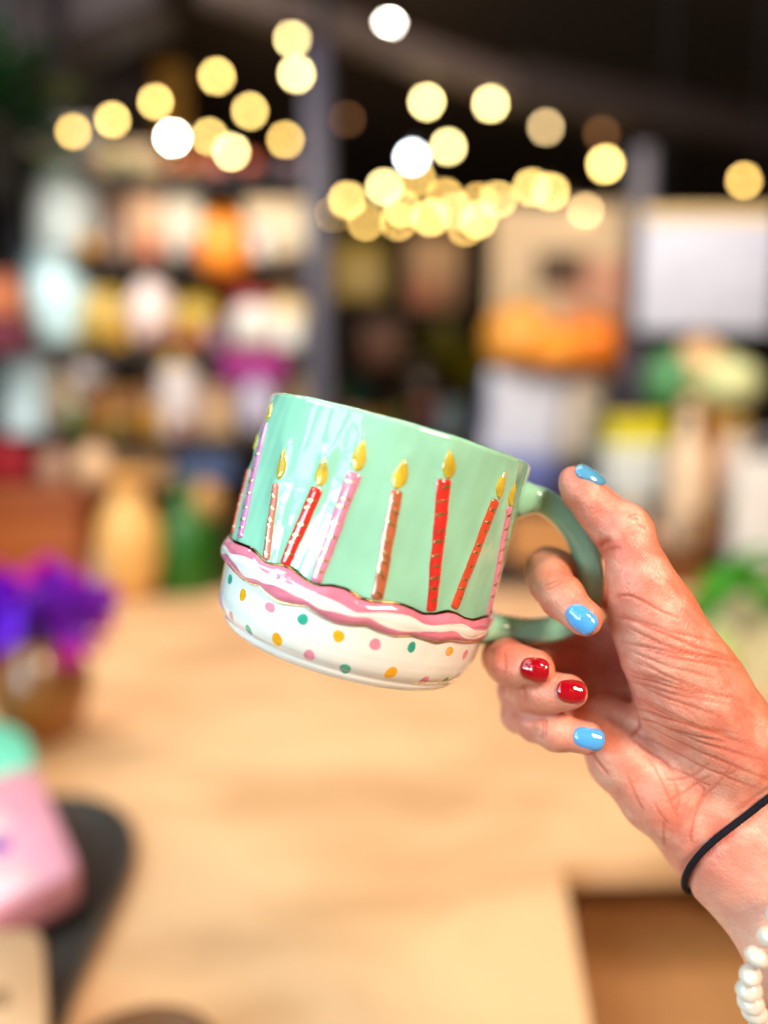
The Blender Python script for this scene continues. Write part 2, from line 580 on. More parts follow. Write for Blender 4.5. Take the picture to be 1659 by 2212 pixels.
for ci, c in enumerate(cand):
    c['j'] = ci * 1.7
    nt_, ns = 60, 15
    ts = np.concatenate([[0], np.linspace(.008, .992, nt_ - 2), [1]])
    ss = [math.sin(R(-90 + 180 * k / (ns - 1))) for k in range(ns)]
    P = np.array([[candle_pt(c, t, s, -.04 if abs(s) > .999 or t in (0, 1) else 0) for s in ss] for t in ts])
    co = MB().grid(P, 0, flip=False).build('candle', m_c[c['c']], mug)
    # flame: teardrop
    fb, ft = c['fb'], c['ft']
    dx, dz = (ft[0] - fb[0]) * RK, ft[1] - fb[1]
    L = math.hypot(dx, dz)
    nx, nz = dz / L, -dx / L
    nt_ = 30
    P = np.zeros((nt_, ns, 3))
    for i in range(nt_):
        t = i / (nt_ - 1)
        tt = t ** 0.9
        pw = (math.sin(math.pi * min(1, tt) ** .82) ** .85 if 0 < tt < 1 else 0) * (1 - .15 * t) * c['fw'] / 2
        pw = max(pw, .12)
        bend = .35 * math.sin(t * 3 + c['j'])
        for k, s in enumerate(ss):
            a = fb[0] + (ft[0] - fb[0]) * t + nx * (s * pw + bend) / RK
            z_ = fb[1] + (ft[1] - fb[1]) * t + nz * (s * pw + bend)
            hgt = .7 * math.sqrt(max(1 - s * s, 0)) ** 1.3 * min(1, pw / 1.2) + (.03 if abs(s) < .99 else -.04)
            hgt += .10 * math.sin(a * 300) * math.sin(z_ * 1.1) * (1 - s * s)
            P[i, k] = surf(np.array(a), np.array(z_), hgt)
    MB().grid(P, 0).build('flame', m_flame, co)
    # gold brush strokes winding round the candle
    mb = MB()
    Lc = math.hypot((c['t'][0] - c['b'][0]) * RK, c['t'][1] - c['b'][1])
    n = max(6, int(Lc / 4.5))
    steep = {'rose': -.9, 'red': .75, 'pink': .45, 'lilac': .45, 'copper': -1.9, 'orange': .6}[c['c']]
    for k in range(n):
        t0 = (k + .75 + random.uniform(-.28, .28)) / (n + .6)
        s0, s1 = (-.85, random.uniform(.45, .95)) if k % 3 else (-random.uniform(.3, .8), .9)
        wmm = random.uniform(.42, .78); stp = steep * random.uniform(.6, 1.5)
        m_ = 12
        P = np.zeros((m_, 4, 3))
        for i in range(m_):
            q = i / (m_ - 1)
            s = s0 + (s1 - s0) * q
            tc = t0 + stp * (s) * 1.9 / Lc / 2 + random.uniform(-.02, .02) / Lc
            hwq = wmm * (math.sin(math.pi * min(.98, max(.02, q * .9 + .08))) ** .6) * (1 - .35 * q)
            for j in range(4):
                tcj = min(.995, max(.005, tc + (j / 3 - .5) * 2 * hwq / Lc))
                P[i, j] = candle_pt(c, tcj, s, .05 + .03 * (j in (1, 2)))
        mb.grid(P, 0, flip=True)
    mb.build('gold_stripe', m_gold, co)

# handle: strap swept in the plane of the mug's axis
def hpx(X, Y):
    x = 462.5 + .18415 * X; y = 450 + .18415 * Y
    d = MCi[:3, :3] @ U(x, y, 1.0); o = (MCi @ np.array([0, 0, 0, 1.0]))[:3]
    t = -o[1] / d[1]
    return o + d * t


HC = [(300, 262), (360, 266), (430, 278), (500, 318), (565, 380), (625, 465), (668, 560), (694, 660), (698, 750), (672, 840), (610, 915),
      (530, 958), (440, 980), (340, 982), (240, 970), (150, 960), (100, 955)]
hp = [hpx(*q) for q in HC]
# smooth (Catmull-Rom)
def catmull(p, m_=8, closed=False):
    p = [np.array(q, float) for q in p]
    out = []
    N = len(p)
    for i in range(N - 1):
        a, b_, c, d = p[max(i - 1, 0)], p[i], p[i + 1], p[min(i + 2, N - 1)]
        for k in range(m_):
            t = k / m_
            out.append(.5 * ((2 * b_) + (-a + c) * t + (2 * a - 5 * b_ + 4 * c - d) * t * t + (-a + 3 * b_ - 3 * c + d) * t ** 3))
    out.append(p[-1])
    return np.array(out)


hpS = catmull(hp, 8)
N = len(hpS)
P = np.zeros((N, 28, 3))
for i in range(N):
    t_ = hpS[min(i + 1, N - 1)] - hpS[max(i - 1, 0)]
    t_ /= np.linalg.norm(t_)
    yv = np.array([0, 1.0, 0])
    nn = np.cross(yv, t_); nn /= np.linalg.norm(nn)
    q = i / (N - 1)
    flare = 1 + .55 * math.exp(-(q / .07) ** 2) + .35 * math.exp(-((1 - q) / .07) ** 2)
    th, wd = 5.2 * flare, (5.2 + 2.6 * q ** 2) * (1 + .35 * math.exp(-(q / .07) ** 2) + .25 * math.exp(-((1 - q) / .08) ** 2))
    for k in range(28):
        a = 2 * math.pi * k / 28
        ca, sa = math.cos(a), math.sin(a)
        sx = abs(ca) ** .85 * (1 if ca > 0 else -1); sy = abs(sa) ** .85 * (1 if sa > 0 else -1)
        P[i, k] = hpS[i] + nn * sx * th / 1000 + yv * sy * wd / 1000
MB().grid(P, 0, closed_v=True, flip=True).build('handle', m_teal, mug)
# ================================================================== HAND
# built as one distance field (tapered capsules blended at the joints), then meshed as ONE surface
def J(x, y, d, r):
    return (*U(x, y, d), r / 1000.0)


def Z2(X, Y, d, r):
    return J(462.5 + .18415 * X, 450 + .18415 * Y, d, r)


def cone_sdf(Pg, a, b_):
    a3, ra = np.array(a[:3], np.float32), a[3]
    b3, rb = np.array(b_[:3], np.float32), b_[3]
    ba = b3 - a3
    l2 = float(ba @ ba)
    pa_ = Pg - a3
    t = np.clip((pa_ @ ba) / l2, 0, 1)
    d = np.sqrt(((pa_ - t[..., None] * ba) ** 2).sum(-1))
    return d - (ra + (rb - ra) * t)


def smin(a, b_, k):
    h = np.clip(k - np.abs(a - b_), 0, None) / k
    return np.minimum(a, b_) - h * h * k * .25


# skeleton, camera space: pixel, pixel, depth (m), radius (mm)
thumb = [Z2(612, 176, .2815, 6.2), Z2(650, 222, .281, 7.3), Z2(735, 320, .280, 8.3), Z2(800, 385, .279, 8.7), Z2(858, 440, .277, 9.6),
         Z2(905, 540, .275, 9.4), Z2(945, 645, .273, 10.4), Z2(980, 740, .272, 11.8)]
thenar = [Z2(980, 740, .272, 11.8), Z2(1045, 900, .273, 13.8), Z2(1120, 1090, .274, 16.6), Z2(1230, 1290, .277, 19.2), Z2(1420, 1560, .281, 20.5)]
fingers = {
    'index': [J(642, 612, .318, 10.5), J(600, 582, .311, 9.0), J(549, 570, .300, 8.9), J(551, 583, .285, 8.0), J(562, 597, .2745, 7.6),
              J(584, 618, .2665, 6.6)],
    'middle': [J(652, 640, .327, 11.5), J(570, 648, .318, 9.3), J(505, 656, .305, 8.8), J(507, 661, .290, 8.2), J(513, 665, .281, 7.9),
               J(536, 668, .2745, 6.9)],
    'ring': [J(636, 680, .322, 11), J(575, 684, .314, 9), J(520, 690, .303, 8.6), J(532, 692, .288, 8.0), J(544, 692, .279, 7.6),
             J(569, 692, .2725, 6.6)],
    'pinky': [J(622, 712, .313, 10.5), J(570, 714, .308, 8.4), J(521, 713, .300, 7.6), J(536, 722, .288, 7.2), J(555, 731, .280, 6.9),
              J(588, 738, .2745, 5.9)],
}
palmcaps = []
wr1, wr2 = J(795, 806, .284, 17.5), J(734, 850, .284, 16.5)
for k, q in zip(fingers, (.0, .33, .66, 1.0)):
    m0 = fingers[k][0]
    wq = tuple(wr1[i] * (1 - q) + wr2[i] * q for i in range(4))
    palmcaps.append((m0, (wq[0], wq[1], wq[2], .0155)))
hypo = [J(604, 722, .296, 10.5), J(622, 755, .290, 13.0), J(658, 792, .286, 14.5), J(712, 838, .283, 15.5)]
arm_dir = U(871, 1019, .255) - U(756, 840, .284)
arm_dir /= np.linalg.norm(arm_dir)


def armpt(p, L, r, side=0):
    q = np.array(p[:3]) + arm_dir * L
    return (*q, r / 1000)


armA = [wr1, armpt(wr1, .045, 19), armpt(wr1, .11, 24), armpt(wr1, .17, 29)]
armB = [wr2, armpt(wr2, .045, 19), armpt(wr2, .11, 25), armpt(wr2, .17, 29)]


def hand_sdf(Pg):
    def chain(ch, k=.003):
        d = None
        for a, b_ in zip(ch[:-1], ch[1:]):
            e = cone_sdf(Pg, a, b_)
            d = e if d is None else smin(d, e, k)
        return d
    palm = None
    for a, b_ in palmcaps:
        e = cone_sdf(Pg, a, b_)
        palm = e if palm is None else smin(palm, e, .010)
    palm = smin(palm, chain(hypo, .006), .014)
    arm = smin(chain(armA, .004), chain(armB, .004), .030)
    palm = smin(palm, arm, .018)
    th = chain(thenar, .006)
    palm = smin(palm, th, .012)
    # skin web between thumb and index
    web = cone_sdf(Pg, Z2(985, 870, .280, 9), fingers['index'][0])
    palm = smin(palm, web, .012)
    tmb = chain(thumb, .0025)
    tmb = smin(tmb, cone_sdf(Pg, Z2(918, 408, .276, 5.6), Z2(948, 442, .276, 5.4)), .006)
    body = smin(palm, tmb, .004)
    for k, ch in fingers.items():
        f = chain(ch[1:], .0035)
        root = cone_sdf(Pg, ch[0], ch[1])
        f = smin(f, root, .004)
        near = np.linalg.norm(Pg - np.array(ch[0][:3], np.float32), axis=-1)
        kk = .002 + .010 * np.clip(1 - near / .035, 0, 1)
        h = np.clip(kk - np.abs(body - f), 0, None) / kk
        body = np.minimum(body, f) - h * h * kk * .25
    # knuckle bump on the back of the thumb joint and pads
    return body


H = 0.0006
allp = np.array([q[:3] for q in thumb + thenar + hypo + armA + armB + sum(fingers.values(), [])])
lo = allp.min(0) - .034
hi = allp.max(0) + .034
n3 = np.ceil((hi - lo) / H).astype(int)
B = 12
nb = (n3 // B) + 1
n3 = nb * B + 1
cc = [lo[i] + (np.arange(nb[i]) + .5) * B * H for i in range(3)]
Cg = np.stack(np.meshgrid(*cc, indexing='ij'), -1).astype(np.float32)
cd = hand_sdf(Cg)
act = np.argwhere(np.abs(cd) < B * H * .95)
field = np.where(np.repeat(np.repeat(np.repeat(cd, B, 0), B, 1), B, 2) > 0, 1.0, -1.0).astype(np.float32)
field = np.pad(field, ((0, 1), (0, 1), (0, 1)), mode='edge')
ofs = np.arange(B + 1)
OG = np.stack(np.meshgrid(ofs, ofs, ofs, indexing='ij'), -1)
for s_ in range(0, len(act), 400):
    ch_ = act[s_:s_ + 400] * B
    idx = ch_[:, None, None, None, :] + OG[None]
    Pp = (lo + idx * H).astype(np.float32)
    v_ = hand_sdf(Pp)
    field[idx[..., 0], idx[..., 1], idx[..., 2]] = v_
del Cg


def surface_nets(f, lo, H):
    s = f < 0
    nx, ny, nz = [k - 1 for k in f.shape]
    c8 = [(a, b_, c) for a in (0, 1) for b_ in (0, 1) for c in (0, 1)]
    cnt = np.zeros((nx, ny, nz), np.int8)
    for a, b_, c in c8:
        cnt += s[a:a + nx, b_:b_ + ny, c:c + nz]
    cells = np.argwhere((cnt > 0) & (cnt < 8))
    vid = -np.ones((nx, ny, nz), np.int32)
    vid[cells[:, 0], cells[:, 1], cells[:, 2]] = np.arange(len(cells))
    acc = np.zeros((len(cells), 3)); num = np.zeros(len(cells))
    vals = {k: f[cells[:, 0] + k[0], cells[:, 1] + k[1], cells[:, 2] + k[2]] for k in c8}
    for p in c8:
        for ax in range(3):
            if p[ax]: continue
            q = list(p); q[ax] = 1; q = tuple(q)
            a, b_ = vals[p], vals[q]
            m_ = (a < 0) != (b_ < 0)
            t = np.where(m_, a / np.where(m_, a - b_, 1), 0)
            pt = np.array(p, float)[None].repeat(len(cells), 0)
            pt[:, ax] += t
            acc[m_] += pt[m_]; num[m_] += 1
    V = lo + (cells + acc / num[:, None]) * H
    quads = []
    for ax in range(3):
        o1, o2 = [k for k in range(3) if k != ax]
        sl0 = [slice(1, -1)] * 3; sl1 = [slice(1, -1)] * 3
        sl0[ax] = slice(0, -1); sl1[ax] = slice(1, None)
        A, Bb = s[tuple(sl0)], s[tuple(sl1)]
        for flip in (0, 1):
            e = np.argwhere((A & ~Bb) if not flip else (~A & Bb))
            if not len(e): continue
            e = e + 1; e[:, ax] -= 1
            def g(d1, d2):
                q = e.copy(); q[:, o1] -= d1; q[:, o2] -= d2
                return vid[q[:, 0], q[:, 1], q[:, 2]]
            Q = np.stack([g(1, 1), g(0, 1), g(0, 0), g(1, 0)], 1)
            if (ax == 1) ^ bool(flip): Q = Q[:, ::-1]
            quads.append(Q)
    Q = np.concatenate(quads)
    return V, Q[(Q >= 0).all(1)]


HV, HQ = surface_nets(field, lo, H)
del field


def grad(Pp, e=.0003):
    g = np.zeros_like(Pp)
    for i in range(3):
        d = np.zeros(3); d[i] = e
        g[:, i] = hand_sdf((Pp + d).astype(np.float32)) - hand_sdf((Pp - d).astype(np.float32))
    return g / (np.linalg.norm(g, axis=1, keepdims=True) + 1e-9)


HN = grad(HV)
for _ in range(2):
    HV = HV - HN * hand_sdf(HV.astype(np.float32))[:, None] * .9
HN = grad(HV, .0006)

# creases: polylines drawn where the folds of this hand run, pressed into the surface
vis = HN[:, 2] > -0.1
pxv = np.stack([CX + F * HV[:, 0] / -HV[:, 2], CY - F * HV[:, 1] / -HV[:, 2]], 1)
vi = np.where(vis)[0]


def drop_all(px):
    """sphere-trace the seen skin under each pixel"""
    dr = np.stack([(px[:, 0] - CX) / F, (CY - px[:, 1]) / F, -np.ones(len(px))], 1)
    dr /= np.linalg.norm(dr, axis=1, keepdims=True)
    t = np.full(len(px), .2)
    for _ in range(40):
        sd = hand_sdf((dr * t[:, None]).astype(np.float32))
        t = t + np.clip(sd, -.01, .03) * .9
    return dr * t[:, None], np.abs(sd) < .0006


crease_w = np.zeros(len(HV)); crease_d = np.zeros(len(HV))
kd3 = kdtree.KDTree(len(vi))
for i in vi:
    kd3.insert(HV[i], int(i))
kd3.balance()


def crease(pts, width=.7, depth=.35, red=1.0, z3=False):
    """pts in zoom-2 pixels; width and depth in mm"""
    if z3:   # zoom-3 pixels (lower arm)
        pts = [((625 + X * .12392 - 462.5) / .18415, (750 + Y * .12387 - 450) / .18415) for X, Y in pts]
    c = catmull([(x, y, 0) for x, y in pts], 14)
    L = len(c)
    PP, ok = drop_all(np.stack([462.5 + .18415 * c[:, 0], 450 + .18415 * c[:, 1]], 1))
    for j in range(L):
        p = PP[j]
        if not ok[j]: continue
        fade = min(1, 5 * j / L + .15, 5 * (L - 1 - j) / L + .15)
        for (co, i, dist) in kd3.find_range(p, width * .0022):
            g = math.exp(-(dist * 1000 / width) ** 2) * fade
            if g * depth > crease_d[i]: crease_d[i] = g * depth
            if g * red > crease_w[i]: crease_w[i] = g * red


# thenar wrinkles, roughly parallel, fanning out to the right
rw = random.Random(3)
for k in range(24):
    y0 = 900 + k * 27 + rw.uniform(-9, 9)
    x0 = 850 + 110 * math.sin(k * 1.9) ** 2 + max(0, y0 - 1250) * .25
    L_ = rw.uniform(430, 760)
    sl = .17 + .12 * math.sin(k * .9) + .10 * (k / 24)
    pts = []
    for q in np.linspace(0, 1, 5):
        pts.append((x0 + L_ * q, y0 + L_ * q * sl + 30 * math.sin(math.pi * q) + rw.uniform(-4, 4) + 60 * q * q))
    crease(pts, rw.uniform(.5, .75), rw.uniform(.32, .58), rw.uniform(.5, 1.0))
for k in range(16):   # shorter cross wrinkles
    x0, y0 = 1000 + rw.uniform(-80, 350), 880 + rw.uniform(0, 560)
    L_ = rw.uniform(120, 260)
    an = rw.choice([.65, .9, -.25]) + rw.uniform(-.15, .15)
    crease([(x0 + L_ * q * math.cos(an), y0 + L_ * q * math.sin(an) + 6 * math.sin(3 * q)) for q in (0, .33, .66, 1)], .35, .12, .35)
for k in range(22):   # leathery patch on the right edge of the hand
    x0, y0 = 1130 + k * 18 + rw.uniform(-12, 12), 720 + k * 33 + rw.uniform(-10, 10)
    L_ = rw.uniform(70, 170)
    an = .75 + rw.uniform(-.25, .25)
    crease([(x0 + L_ * q * math.cos(an), y0 + L_ * q * math.sin(an)) for q in (0, .5, 1)], .35, .16, .4)
crease([(828, 800), (900, 790), (1000, 830), (1090, 880), (1180, 915)], .6, .4, 1)
crease([(835, 905), (930, 930), (1060, 985), (1200, 1040), (1330, 1120)], .6, .4, 1)
crease([(735, 535), (765, 505), (800, 490)], 1.0, .7, 1)                      # fold inside the thumb joint
crease([(745, 560), (800, 540), (860, 530)], .7, .3, .6)
crease([(905, 345), (930, 370), (960, 372)], .6, .35, .7)
crease([(885, 372), (925, 352), (955, 340)], .5, .3, .7)
crease([(950, 405), (975, 418), (1000, 425)], .6, .35, .6)
crease([(905, 1560), (960, 1500), (940, 1400), (890, 1320)], .8, .5, 1)        # life line curving round the thenar
crease([(905, 1560), (1010, 1640), (1090, 1690), (1150, 1760)], .8, .5, 1)
crease([(700, 1640), (740, 1700), (790, 1765)], .8, .4, .9)
for cr_ in ([(440, 735), (480, 722), (525, 700)], [(452, 752), (495, 742), (545, 716)], [(225, 1095), (232, 1160), (222, 1220)], [(330, 1270), (345, 1320), (338, 1370)],
            [(420, 1440), (438, 1500), (428, 1570)], [(440, 1446), (456, 1500), (446, 1560)]):
    crease(cr_, .6, .28, .7)
for z3c in ([(170, 40), (270, 210), (330, 330), (400, 480), (440, 560)], [(20, 200), (90, 380), (150, 500)], [(190, 60), (330, 130), (480, 190), (620, 260), (720, 300)],
            [(560, 240), (640, 330), (590, 430), (560, 560), (530, 700), (545, 760)], [(640, 140), (740, 190), (830, 200), (900, 160)],
            [(300, 240), (420, 240), (560, 200), (700, 90)], [(340, 420), (470, 350), (590, 260), (700, 200)], [(560, 560), (640, 380), (760, 260), (900, 60)],
            [(240, 420), (290, 520), (350, 600)], [(320, 560), (310, 680), (325, 780)], [(380, 230), (440, 400), (400, 520)]):
    crease(z3c, .5, .26, .75, z3=True)
for k in range(12):
    x0 = 380 + k * 22; y0 = 560 + rw.uniform(-80, 60)
    crease([(x0, y0), (x0 + 30, y0 - 60), (x0 + 70, y0 - 130)], .35, .10, .25, z3=True)

# slow unevenness: tendons at the wrist, fullness of the pads
low = (.25 * np.sin(HV[:, 0] * 420 + HV[:, 1] * 260) * np.sin(HV[:, 1] * 330 - HV[:, 2] * 300)) / 1000
HV = HV + HN * (low - crease_d / 1000)[:, None]

me = bpy.data.meshes.new('person')
HC0 = U(640, 700, .30)
me.vertices.add(len(HV)); me.vertices.foreach_set('co', (HV - HC0).astype(np.float32).ravel())
me.loops.add(len(HQ) * 4); me.loops.foreach_set('vertex_index', HQ.astype(np.int32).ravel())
me.polygons.add(len(HQ)); me.polygons.foreach_set('loop_start', np.arange(len(HQ), dtype=np.int32) * 4)
me.polygons.foreach_set('loop_total', np.full(len(HQ), 4, np.int32))
me.update(calc_edges=True)
me.validate()
me.polygons.foreach_set('use_smooth', [True] * len(me.polygons))
_al = (HV - np.array(wr2[:3])) @ arm_dir
pale = np.clip((_al + .004) / .030, 0, 1)
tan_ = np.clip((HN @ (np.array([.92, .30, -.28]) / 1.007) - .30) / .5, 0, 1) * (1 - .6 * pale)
for _nm, _v in (('pale', pale), ('tan', tan_)):
    _a = me.attributes.new(_nm, 'FLOAT', 'POINT')
    _a.data.foreach_set('value', _v.astype(np.float32))
at_ = me.attributes.new('crease', 'FLOAT', 'POINT')
at_.data.foreach_set('value', crease_w.astype(np.float32))

ms = bpy.data.materials.new('skin')
ms.use_nodes = True
nt = ms.node_tree; b = nt.nodes['Principled BSDF']; LK = nt.links.new
tc = nt.nodes.new('ShaderNodeTexCoord')


def noise(scale, detail=4, rough=.55):
    n = nt.nodes.new('ShaderNodeTexNoise'); n.inputs['Scale'].default_value = scale
    n.inputs['Detail'].default_value = detail; n.inputs['Roughness'].default_value = rough
    LK(tc.outputs['Object'], n.inputs['Vector']); return n


def mixc(fac, a, b_, lo_=.35, hi_=.65, amt=1.0):
    mr = nt.nodes.new('ShaderNodeMapRange'); mr.inputs[1].default_value = lo_; mr.inputs[2].default_value = hi_
    mr.inputs[4].default_value = amt
    LK(fac, mr.inputs[0])
    mx = nt.nodes.new('ShaderNodeMix'); mx.data_type = 'RGBA'
    LK(mr.outputs[0], mx.inputs[0])
    for s_, q in ((6, a), (7, b_)):
        if isinstance(q, tuple): mx.inputs[s_].default_value = q
        else: LK(q, mx.inputs[s_])
    return mx.outputs[2]


c1 = mixc(noise(28, 4).outputs[0], (0.71, 0.285, 0.205, 1), (0.65, 0.155, 0.108, 1), .34, .74)
c2 = mixc(noise(75, 5).outputs[0], c1, (0.76, 0.42, 0.32, 1), .46, .70, .85)
c3 = mixc(noise(420, 3).outputs[0], c2, (0.58, 0.19, 0.12, 1), .5, .8, .45)
ap = nt.nodes.new('ShaderNodeAttribute'); ap.attribute_name = 'pale'
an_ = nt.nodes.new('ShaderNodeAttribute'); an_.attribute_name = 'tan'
c3 = mixc(ap.outputs['Fac'], c3, (0.70, 0.385, 0.300, 1), 0, 1, .72)
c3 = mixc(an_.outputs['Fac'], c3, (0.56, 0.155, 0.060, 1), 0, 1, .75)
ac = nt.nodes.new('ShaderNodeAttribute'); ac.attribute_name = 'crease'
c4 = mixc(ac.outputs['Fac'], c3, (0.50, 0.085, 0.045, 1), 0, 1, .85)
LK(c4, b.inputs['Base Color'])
b.inputs['Subsurface Weight'].default_value = .22
b.inputs['Subsurface Radius'].default_value = (1.0, .28, .14)
b.inputs['Subsurface Scale'].default_value = .004
b.inputs['Roughness'].default_value = .38
b.inputs['Specular IOR Level'].default_value = .45
vo = nt.nodes.new('ShaderNodeTexVoronoi'); vo.inputs['Scale'].default_value = 1150
vo.feature = 'DISTANCE_TO_EDGE'
mp = nt.nodes.new('ShaderNodeMapping'); mp.inputs['Rotation'].default_value = (0, 0, .9); mp.inputs['Scale'].default_value = (1, .45, 1)
LK(tc.outputs['Object'], mp.inputs[0]); LK(mp.outputs[0], vo.inputs['Vector'])
b1 = nt.nodes.new('ShaderNodeBump'); b1.inputs['Strength'].default_value = .6; b1.inputs['Distance'].default_value = .00035
LK(vo.outputs['Distance'], b1.inputs['Height'])
b2 = nt.nodes.new('ShaderNodeBump'); b2.inputs['Strength'].default_value = .4; b2.inputs['Distance'].default_value = .0012
LK(noise(240, 5, .6).outputs[0], b2.inputs['Height']); LK(b1.outputs[0], b2.inputs['Normal'])
LK(b2.outputs[0], b.inputs['Normal'])
me.materials.append(ms)
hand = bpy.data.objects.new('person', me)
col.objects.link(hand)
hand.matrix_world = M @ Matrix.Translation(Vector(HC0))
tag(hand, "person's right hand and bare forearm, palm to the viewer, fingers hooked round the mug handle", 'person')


# nails
def project(p, n_=4):
    p = np.array(p, float)[None]
    for _ in range(n_):
        p = p - grad(p) * hand_sdf(p.astype(np.float32))[:, None]
    return p[0], grad(p)[0]


def nail(corner_px, axis_px, L, W, mat, label, dirn, tip_sq=3.0, lift=-.00015, curv=1.0):
    """corner_px: pixel of the nail's middle; axis_px: pixel direction to its tip; dirn: outward direction"""
    x, y, d = corner_px
    c = U(x, y, d)
    dv = np.array(dirn, float); dv /= np.linalg.norm(dv)
    # march from outside along -dv to the skin
    p = c + dv * .02
    for _ in range(60):
        s_ = float(hand_sdf(p[None].astype(np.float32))[0])
        if s_ < 1e-5: break
        p = p - dv * s_ * .9
    p, n_ = project(p)
    a = np.array([axis_px[0], -axis_px[1], axis_px[2] if len(axis_px) > 2 else 0.0], float)
    a = a - n_ * (a @ n_); a /= np.linalg.norm(a)
    s_ = np.cross(n_, a)
    nu_, nv_ = 26, 22
    top = np.zeros((nu_, nv_, 3)); 
    for i in range(nu_):
        u_ = -1 + 2 * i / (nu_ - 1)
        for j in range(nv_):
            v_ = -1 + 2 * j / (nv_ - 1)
            # squircle outline: square-round tip, rounder root
            e = tip_sq if u_ > 0 else 2.3
            ww = (1 - abs(u_) ** e) ** (1 / e) if abs(u_) < 1 else 0
            ww = max(ww, .04)
            q = p + a * u_ * L / 2000 + s_ * v_ * ww * W / 2000
            # nail curves across, flat-ish along; stays just above the skin
            q = q - n_ * (W / 1000 * .26 * curv * (v_ * ww) ** 2) - n_ * (L / 1000 * .07 * u_ * u_ * curv)
            g = float(hand_sdf(q[None].astype(np.float32))[0])
            if g < .0002: q = q + n_ * (.0002 - g)
            edge = min(1, (1 - abs(v_)) * 3.5 + .0) * min(1, (1 - abs(u_)) * 5)
            top[i, j] = q + n_ * (lift + .00062 * math.sqrt(max(edge, 0)))
    # smooth the sheet
    for _ in range(3):
        t2 = top.copy()
        t2[1:-1, 1:-1] = (top[1:-1, 1:-1] * 2 + top[:-2, 1:-1] + top[2:, 1:-1] + top[1:-1, :-2] + top[1:-1, 2:]) / 6
        top = t2
    bot = top - n_ * .0011
    full = np.concatenate([top, bot[:, ::-1]], 1) - HC0
    o = MB().grid(full, 0, closed_v=True, flip=False).build('fingernail', mat, hand)
    tag(o, label)
    return o


m_blue = principled('sky_blue_nail_polish', (0.085, 0.36, 0.80, 1), 0.14, coat=.8, coat_rough=.05)
m_dblue = principled('dusty_blue_nail_polish', (0.085, 0.30, 0.52, 1), 0.16, coat=.8, coat_rough=.05)
m_red = principled('cherry_red_nail_polish', (0.38, 0.002, 0.010, 1), 0.10, coat=1, coat_rough=.03)
nail((579, 619, .262), (.80, .60), 11.8, 8.8, m_blue, 'sky blue index fingernail', (0, 0, 1))
nail((534, 671, .268), (1, .16, .1), 10.6, 9.6, m_red, 'cherry red middle fingernail', (.12, .18, 1))
nail((570, 691, .268), (1, .10, .1), 10.6, 8.8, m_red, 'cherry red ring fingernail', (.12, .18, 1))
nail((588.5, 737.5, .27), (1, .20), 11.2, 8.4, m_blue, 'sky blue little fingernail', (0, .05, 1))
nail((587, 477, .278), (-.70, -.70, .0), 12.5, 9.5, m_dblue, 'dusty blue thumbnail', (.74, .60, .25), lift=.0005, curv=.8)

# hair tie round the wrist
def wrap(center, axis, a_off, rad, name, n_=160, wob=0.0006):
    pass


def surf_ring(c, ax, lift, n_=180, tilt=(0, 0, 0)):
    """closed loop where the plane through c (normal ax) meets the arm, lifted off the skin"""
    ax = np.array(ax, float); ax /= np.linalg.norm(ax)
    u1 = np.cross(ax, [0, 0, 1.0]); u1 /= np.linalg.norm(u1)
    u2 = np.cross(ax, u1)
    out = []
    for k in range(n_):
        a = 2 * math.pi * k / n_
        dv = u1 * math.cos(a) + u2 * math.sin(a)
        p = np.array(c) + dv * .075
        for _ in range(60):
            s_ = float(hand_sdf(p[None].astype(np.float32))[0]) - lift
            if s_ < 1e-5: break
            p = p - dv * s_ * .8
        out.append(p)
    return np.array(out)


tc0 = U(756, 838, .284)
# plane through three seen points of the tie: left edge, a middle point and the frame's right edge
pA = U(688, 884, .284); pB = U(715, 835, .266); pC = U(768, 788, .262)
axn = np.cross(pB - pA, pC - pA)
if axn @ arm_dir < 0: axn = -axn
ringp = surf_ring(tc0 + arm_dir * .0, axn, .0006)
tie_c = ringp.mean(0)
_dd = np.zeros(len(HV))
for p in ringp:
    for (co, i, dist) in kd3.find_range(p, .006):
        _dd[i] = max(_dd[i], .0010 * math.exp(-(max(dist - .0012, 0) / .0018) ** 2))
HV2 = HV - HN * _dd[:, None]
me_h = hand.data
me_h.vertices.foreach_set('co', (HV2 - HC0).astype(np.float32).ravel())
me_h.update()
mt = principled('navy_black_elastic', (0.003, 0.003, 0.009, 1), 0.75, spec=.25, bump=.8, bscale=1600, sheen=.3)
tie = MB().tube([Vector(p - tie_c) for p in ringp], .00122, 12, closed=True).build('hair_tie', mt)
tie.matrix_world = M @ Matrix.Translation(Vector(tie_c))
tag(tie, 'thin navy black elastic hair tie worn round the wrist', 'hair tie')

# pearl bracelet
mpe = principled('pearl', (0.68, 0.58, 0.50, 1), 0.22, coat=.7, coat_rough=.12, vary=.12, vscale=150, bump=.4, bscale=260)
Z3 = lambda X, Y, d: U(625 + X * .12392, 750 + Y * .12387, d)
bp = [Z3(*q) for q in [(1330, 1230, .246), (1210, 1390, .242), (1120, 1560, .240), (1040, 1720, .240), (1005, 1860, .242), (1005, 2000, .246), (1060, 2140, .252),
                       (1180, 2260, .262), (1400, 2340, .276), (1700, 2300, .294), (1960, 2100, .300), (2100, 1800, .296), (2060, 1500, .284),
                       (1900, 1250, .266), (1640, 1110, .252)]]
bp.append(bp[0])
bc = catmull(bp, 30)
dl = np.concatenate([[0], np.cumsum(np.linalg.norm(np.diff(bc, axis=0), axis=1))])
nbead = int(dl[-1] / .0072)
bcen = bc.mean(0)
br = empty('pearl_bracelet', M @ Matrix.Translation(Vector(bcen)), 'bracelet of baroque white pearls hanging loose on the forearm', 'bracelet')
